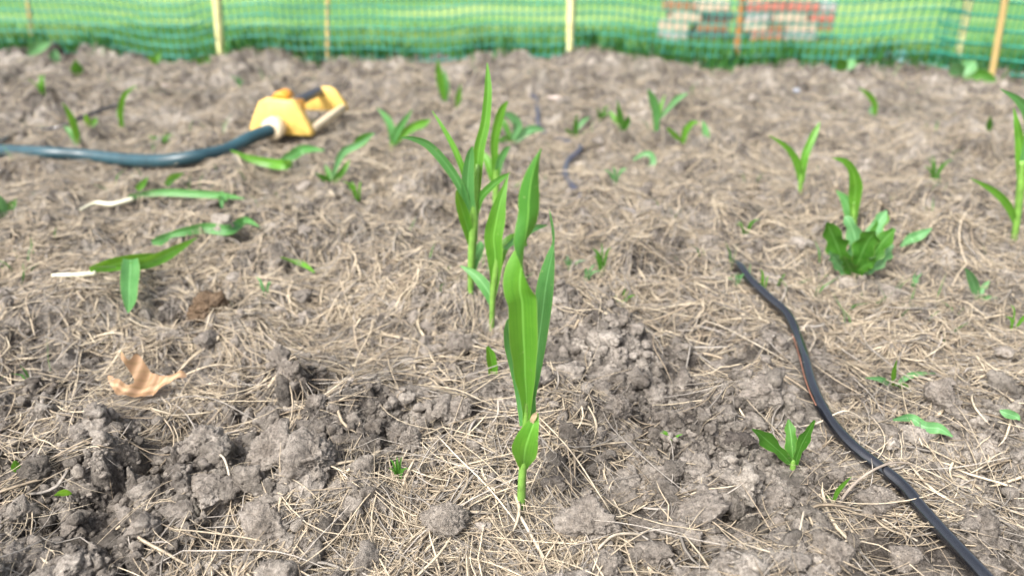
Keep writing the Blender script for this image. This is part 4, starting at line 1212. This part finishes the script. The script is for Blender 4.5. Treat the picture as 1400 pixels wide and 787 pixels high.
plant('weed_sprout', 'leafy weed with narrow leaves right of the long lying blade', 'weed', (453, 254),
      [['weed', (453, 252, 4), (443, 244, 9), (430, 236, 1)], ['weed', (453, 252, 4), (450, 238, 9), (444, 225, 1)], ['weed', (454, 252, 4), (463, 240, 9), (471, 226, 1)], [(455, 250, 4), (470, 232, 8), (478, 218, 1)], ['weed_pale', (455, 240, 4), (468, 210, 10), (490, 198, 8), (512, 182, 2)], ['weed', (480, 205, 4), (495, 192, 14), (508, 182, 3)]], (), WG, seed=176)
plant('weed_sprout', 'leafy green weed cut by the left edge', 'weed', (5, 298),
      [['weed_pale', (4, 298, 6), (2, 280, 14), (-4, 265, 2)], ['weed', (6, 298, 5), (14, 284, 12), (22, 272, 2)], ['weed', (4, 298, 5), (-8, 288, 12), (-20, 280, 2)], ['weed_pale', (6, 297, 5), (18, 292, 9), (28, 290, 2)]], (), WG, seed=184)
plant('weed_sprout', 'tall bent blade growing beside the thin black tube', 'weed', (106, 198),
      [[(107, 197, 6), (102, 175, 9), (96, 158, 8), (85, 140, 1)], ['corn_blue', (105, 198, 4), (95, 180, 6), (88, 172, 1)]], (), WG, seed=188)
plant('weed_sprout', 'arching grass blade crossing the thin black tube', 'weed', (165, 175),
      [[(166, 174, 5), (165, 150, 7), (170, 130, 6), (186, 117, 1)], [(168, 174, 4), (164, 160, 6), (160, 150, 1)]], (), WG, seed=190)
plant('weed_sprout', 'small yellow green sprout left of the arching grass blade', 'weed', (123, 174),
      [[(122, 174, 5), (119, 164, 8), (116, 156, 1)], [(124, 174, 4), (129, 166, 7), (132, 161, 1)]], (), WG, seed=192)
plant('weed_sprout', 'dark single leaf near the left end of the fence', 'weed', (105, 103),
      [['weed', (105, 104, 5), (105, 93, 15), (104, 82, 2)]], (), WG, seed=194)
plant('weed_sprout', 'broad pale leaf at the fence foot near the left corner', 'weed', (50, 78),
      [['weed_pale', (38, 76, 5), (48, 67, 14), (58, 62, 13), (70, 58, 3)], ['weed_pale', (72, 92, 4), (74, 80, 15), (76, 68, 3)]], (), WG, seed=196)
plant('weed_sprout', 'small bright sprout in the soil below the first yellow stake', 'weed', (277, 90),
      [['weed', (277, 90, 5), (272, 83, 9), (266, 80, 2)], ['weed', (278, 90, 5), (283, 82, 9), (288, 79, 2)]], (), WG, seed=198)
plant('weed_sprout', 'bright sprout left of the first yellow stake', 'weed', (213, 88),
      [[(212, 88, 4), (207, 80, 8), (200, 77, 1)], [(213, 88, 4), (215, 78, 8), (220, 72, 1)]], (), WG, seed=200)
plant('weed_sprout', 'heart leaved weed at the fence foot in front of the rightmost yellow stake', 'weed', (1314, 106),
      [['weed_pale', (1314, 106, 4), (1308, 95, 20), (1304, 85, 8)], ['weed_pale', (1316, 106, 4), (1324, 93, 22), (1331, 84, 6)], ['weed', (1316, 107, 4), (1340, 104, 18), (1362, 110, 4)]], (), WG, seed=202)
plant('weed_sprout', 'round leaved weed at the edge of the soil left of the pale net hem', 'weed', (1155, 97),
      [['weed', (1155, 97, 4), (1150, 88, 17), (1147, 80, 6)], ['weed_pale', (1157, 97, 4), (1162, 88, 15), (1167, 81, 4)]], (), WG, seed=205)
plant('weed_sprout', 'leafy weed clump at the foot of the orange brown stake', 'weed', (975, 80),
      [['weed', (972, 80, 5), (962, 68, 16), (955, 62, 4)], ['weed_pale', (976, 80, 5), (980, 66, 15), (986, 60, 4)], ['weed', (980, 80, 5), (994, 72, 16), (1004, 70, 4)]], (), WG, seed=208)
plant('weed_sprout', 'dark weed clump at the fence foot left of the middle yellow stake', 'weed', (742, 78),
      [['weed', (738, 78, 5), (728, 68, 14), (722, 62, 4)], ['weed', (743, 78, 5), (746, 62, 14), (750, 56, 4)], ['weed', (746, 78, 5), (758, 68, 14), (768, 64, 4)]], (), WG, seed=212)

def tuft(px, py, n, hp, label, spread=10, mat='weed_pale', seed=0):
    """small grass tuft: one mesh of narrow blades"""
    r_ = np.random.default_rng(seed)
    b = ground(px, py); dp = depth_of(b)
    parts = []
    for k in range(n):
        a = r_.uniform(0, 6.28); hh = hp * r_.uniform(0.6, 1.1) * dp / F; sp = spread * dp / F * r_.uniform(0.5, 1.6)
        d = np.array([math.cos(a), math.sin(a), 0])
        q = b + d * 0.001
        parts.append(blade([q - [0, 0, 0.004], q + d * sp * 0.3 + [0, 0, hh * 0.5], q + d * sp * 0.7 + [0, 0, hh * 0.85], q + d * sp * 1.2 + [0, 0, hh * 0.95]], np.array([2.6, 3.4, 2.6, 0.3]) * dp / F, 0, (math.sin(a) * 0.5, -1, 0.5), 10, 3, 0.4, seed=k))
    V, Fc, U = join(parts)
    tag(mesh_obj('grass_tuft', V, Fc, M[mat], uv=U), label, 'grass tuft', 'grass tufts sprouting in the soil')
for k, a in enumerate([
    (822, 378, 6, 46, 'grass tuft of pale upright blades right of the foreground corn top'),
    (849, 420, 9, 22, 'low green grass tuft between straw right of the foreground corn'),
    (779, 372, 5, 30, 'faint grass tuft touching the right side of the foreground corn'),
    (545, 656, 7, 34, 'thin grass tuft in the straw left of the foreground corn foot'),
    (1043, 402, 3, 40, 'slanting green grass blade beside the upper drip tube'),
    (1006, 392, 5, 26, 'small grass tuft left of the upper end of the drip tube'),
    (1019, 320, 5, 26, 'pale grass tuft above the upper end of the drip tube'),
    (140, 470, 5, 14, 'tiny grass tuft below the hanging blade at left'),
    (365, 404, 5, 28, 'tiny grass tuft right of the brown fibrous clod'),
    (1275, 250, 9, 34, 'soft pale grass tuft left of the edge corn at right'),
    (918, 603, 4, 16, 'minute grass sprout right of the foreground corn foot'),
    (1244, 395, 4, 22, 'small grass sprout below the single pale leaf'),
    (223, 204, 8, 24, 'pale grass tuft above the teal hose'),
    (490, 275, 6, 30, 'grass tuft between the long lying blade and the corn row'),
    (840, 250, 7, 26, 'faint grass tuft behind the foreground corn at right'),
    (1062, 395, 4, 22, 'green grass sprout right of the slanting blade by the drip tube'),
    (1385, 450, 4, 34, 'grass sprout at the right edge in the straw'),
    (800, 385, 4, 30, 'leaning grass blades between straw just right of the corn'),
    (430, 180, 6, 14, 'short grass tuft under the yellow sprinkler'),
    (60, 130, 8, 26, 'grass tuft in the far left of the bed above the black tube'),
    (330, 120, 7, 18, 'faint grass tuft left of the sprinkler top'),
    (820, 165, 6, 20, 'pale grass tuft between the two distant dark seedlings')]):
    tuft(*a, seed=300 + k, mat='weed' if k % 3 == 0 else 'corn' if k % 3 == 1 else 'weed_pale')

n = 2600
ga = R(1) * rng.uniform(-44, 44, n); gr = np.exp(rng.uniform(math.log(0.62), math.log(2.0), n))
gx, gy = gr * np.sin(ga), gr * np.cos(ga)
kp = (sstep(0.25, 0.6, fbm(gx * 7 + 3, gy * 7 + 8, 131, 3)) > rng.uniform(0, 1, n)) & (gy < fence_y(gx) - 0.02)
gx, gy = gx[kp], gy[kp]; n = len(gx)
V, Fc, tt = blades_mesh(gx, gy, terrain(gx, gy) - 0.002, rng.uniform(0.008, 0.03, n), rng.uniform(0.0012, 0.003, n), rng.uniform(0.3, 1.1, n),
                        np.array([0.11, 0.26, 0.07])[None] * rng.uniform(0.6, 1.3, (n, 1)))
tag(mesh_obj('sparse_grass', V, Fc, M['turf'], tint=tt, origin=(0, 0, 0)), kind='stuff', label='thin young grass coming up here and there in the soil', cat='grass')

# ------------------------------------------------------------------ small loose things
def oak_leaf():
    """dried lobed leaf, curled and propped up on the straw"""
    px = np.array([(205, 260), (290, 300), (400, 360), (445, 378), (500, 350), (492, 290), (450, 230), (412, 178), (440, 138), (482, 185), (570, 112), (640, 180), (690, 235), (800, 262), (852, 285), (930, 260), (1000, 232), (1050, 252),
                   (1032, 292), (920, 338), (830, 368), (720, 428), (620, 462), (530, 482), (400, 500), (330, 495), (290, 430), (240, 350)], float) / 7.78 + [120, 480]
    o = spline(np.hstack([np.vstack([px, px[:1]]), np.zeros((len(px) + 1, 1))]), 130)[:-1, :2]
    p0 = ground(195, 546); p0[2] += 0.017
    nrm = np.array([0.05, -math.sin(R(22)), math.cos(R(22))]); nrm /= np.linalg.norm(nrm)
    from mathutils.geometry import delaunay_2d_cdt
    no = len(o)
    gq = np.array([(a, c) for a in np.arange(145, 257, 2.0) for c in np.arange(492, 546, 2.0)]) + 0.37
    res = delaunay_2d_cdt([Vector(q) for q in np.vstack([o, gq])], [], [list(range(no))], 1, 1e-5)
    Q = np.array([v[:] for v in res[0]]); Fc = np.array([f for f in res[2] if len(f) == 3])
    ridge = np.interp(Q[:, 0], [145, 175, 200, 225, 255], [522, 537, 530, 522, 515])
    V = []
    for (a, c), rg in zip(Q, ridge):
        d = ray(a, c); t = ((p0 - CAMP) @ nrm) / (d @ nrm)
        V.append(CAMP + d * t + nrm * (0.0035 * math.sin(a * 0.085) + 0.00001 * (c - rg) ** 2 + 0.0012 * math.sin(a * 0.33 + c * 0.21)))
    U = np.stack([0.5 + (Q[:, 1] - ridge) / 80, (Q[:, 0] - 145) / 115], -1)
    root = empty('dry_leaf', p0, 'curled tan brown dead oak leaf lying on the straw at left', 'leaf')
    mesh_obj('leaf_blade', np.array(V), Fc, M['dead'], root, uv=U)
oak_leaf()

p = [ground(a, c, 0.004) for a, c in ((236, 528), (250, 548), (274, 574))]
tag(tube_obj('straw_stub', p, 0.0021, M['strawpale'], None, 10, 12, 0.5), 'thick pale straw stub lying below the brown oak leaf', 'straw')
pp = [ground(1142, 697, -0.004)]
y_ = pp[0][1]
for a, c, d in ((1155, 676, .004), (1175, 655, 0.01), (1198, 640, 0.014), (1222, 632, 0.018), (1245, 634, 0.02), (1262, 645, 0.022)): pp.append(at_y(a, c, y_ + d * 1.6))
tag(tube_obj('dead_twig', pp, np.array([0.0009, 0.0009, 0.0009, 0.0008, 0.0007, 0.0006, 0.0003]), M['drystem'], None, 8, 40), 'thin grey dead stem arching over the black drip tube', 'stem')
def over(pts, r, lab, mt='strawpale', name='straw_stalk'):
    P = []
    for a, c, l in pts:
        q = ground(a, c); P.append(q + [0, 0, l])
    tag(tube_obj(name, P, r, M[mt], None, 8, 30), lab, 'straw', 'long loose straw stalks')
over([(995, 588, .003), (1060, 590, .004), (1110, 589, .006), (1150, 588, .017), (1188, 590, .005)], 0.0006, 'long straight straw stalk crossing under the weed sprout to the drip tube')
over([(1072, 474, .004), (1088, 469, .01), (1100, 467, .017), (1112, 473, .008), (1106, 484, .003)], 0.0005, 'bent pale straw looped over the drip tube')
over([(1163, 700, .004), (1200, 715, .005), (1252, 746, .004)], 0.0006, 'pale straw stalk lying left of the drip tube near the bottom')
over([(992, 741, .003), (1040, 760, .005), (1090, 772, .003)], 0.0005, 'pale straw stalk over the clod heap at the bottom')
over([(1094, 720, .012), (1088, 750, .006), (1080, 786, .003)], 0.0006, 'upright pale straw stalk leaning on the clods at the bottom right')
over([(712, 720, .008), (728, 745, .006), (752, 785, .004)], 0.0010, 'thick pale straw stalk pointing down in front of the corn')
over([(815, 762, .006), (840, 748, .01), (880, 745, .008), (915, 752, .004)], 0.0008, 'bowed pale straw stalk right of the corn at the bottom')
over([(300, 629, .006), (311, 645, .01), (318, 670, .008), (320, 692, .004)], 0.0007, 'hooked straw stalk standing up left of the pitted clods')
over([(10, 733, .004), (40, 755, .004), (68, 775, .003)], 0.0007, 'straight pale straw stalk in the bottom left corner')
over([(60, 643, .004), (95, 612, .006), (118, 596, .005)], 0.0006, 'long straw stalk slanting up at left below the oak leaf')
over([(920, 432, .004), (980, 452, .006), (1030, 476, .005), (1075, 500, .004)], 0.0006, 'long straw stalk slanting down toward the drip tube')

def pebble(px, py, rp, mt, lab, name='pebble'):
    p = ground(px, py); r = rp * depth_of(p) / F
    V, Fc = lump(4, int(px + py), 0.15)
    tag(mesh_obj(name, V * r * [1, 1, 0.8] + p + [0, 0, r * 0.3], Fc, M[mt]), lab, 'pebble')
pebble(228, 120, 7, 'pebble', 'pale pebble on the soil left of the sprinkler')
pebble(760, 138, 7, 'pebble', 'pale pinkish pebble right of the grey tube piece')
pebble(1088, 127, 8, 'chip', 'flat grey stone in the far right of the bed')
pebble(885, 82, 5, 'pebble', 'white pebble at the edge of the bed by the fence')
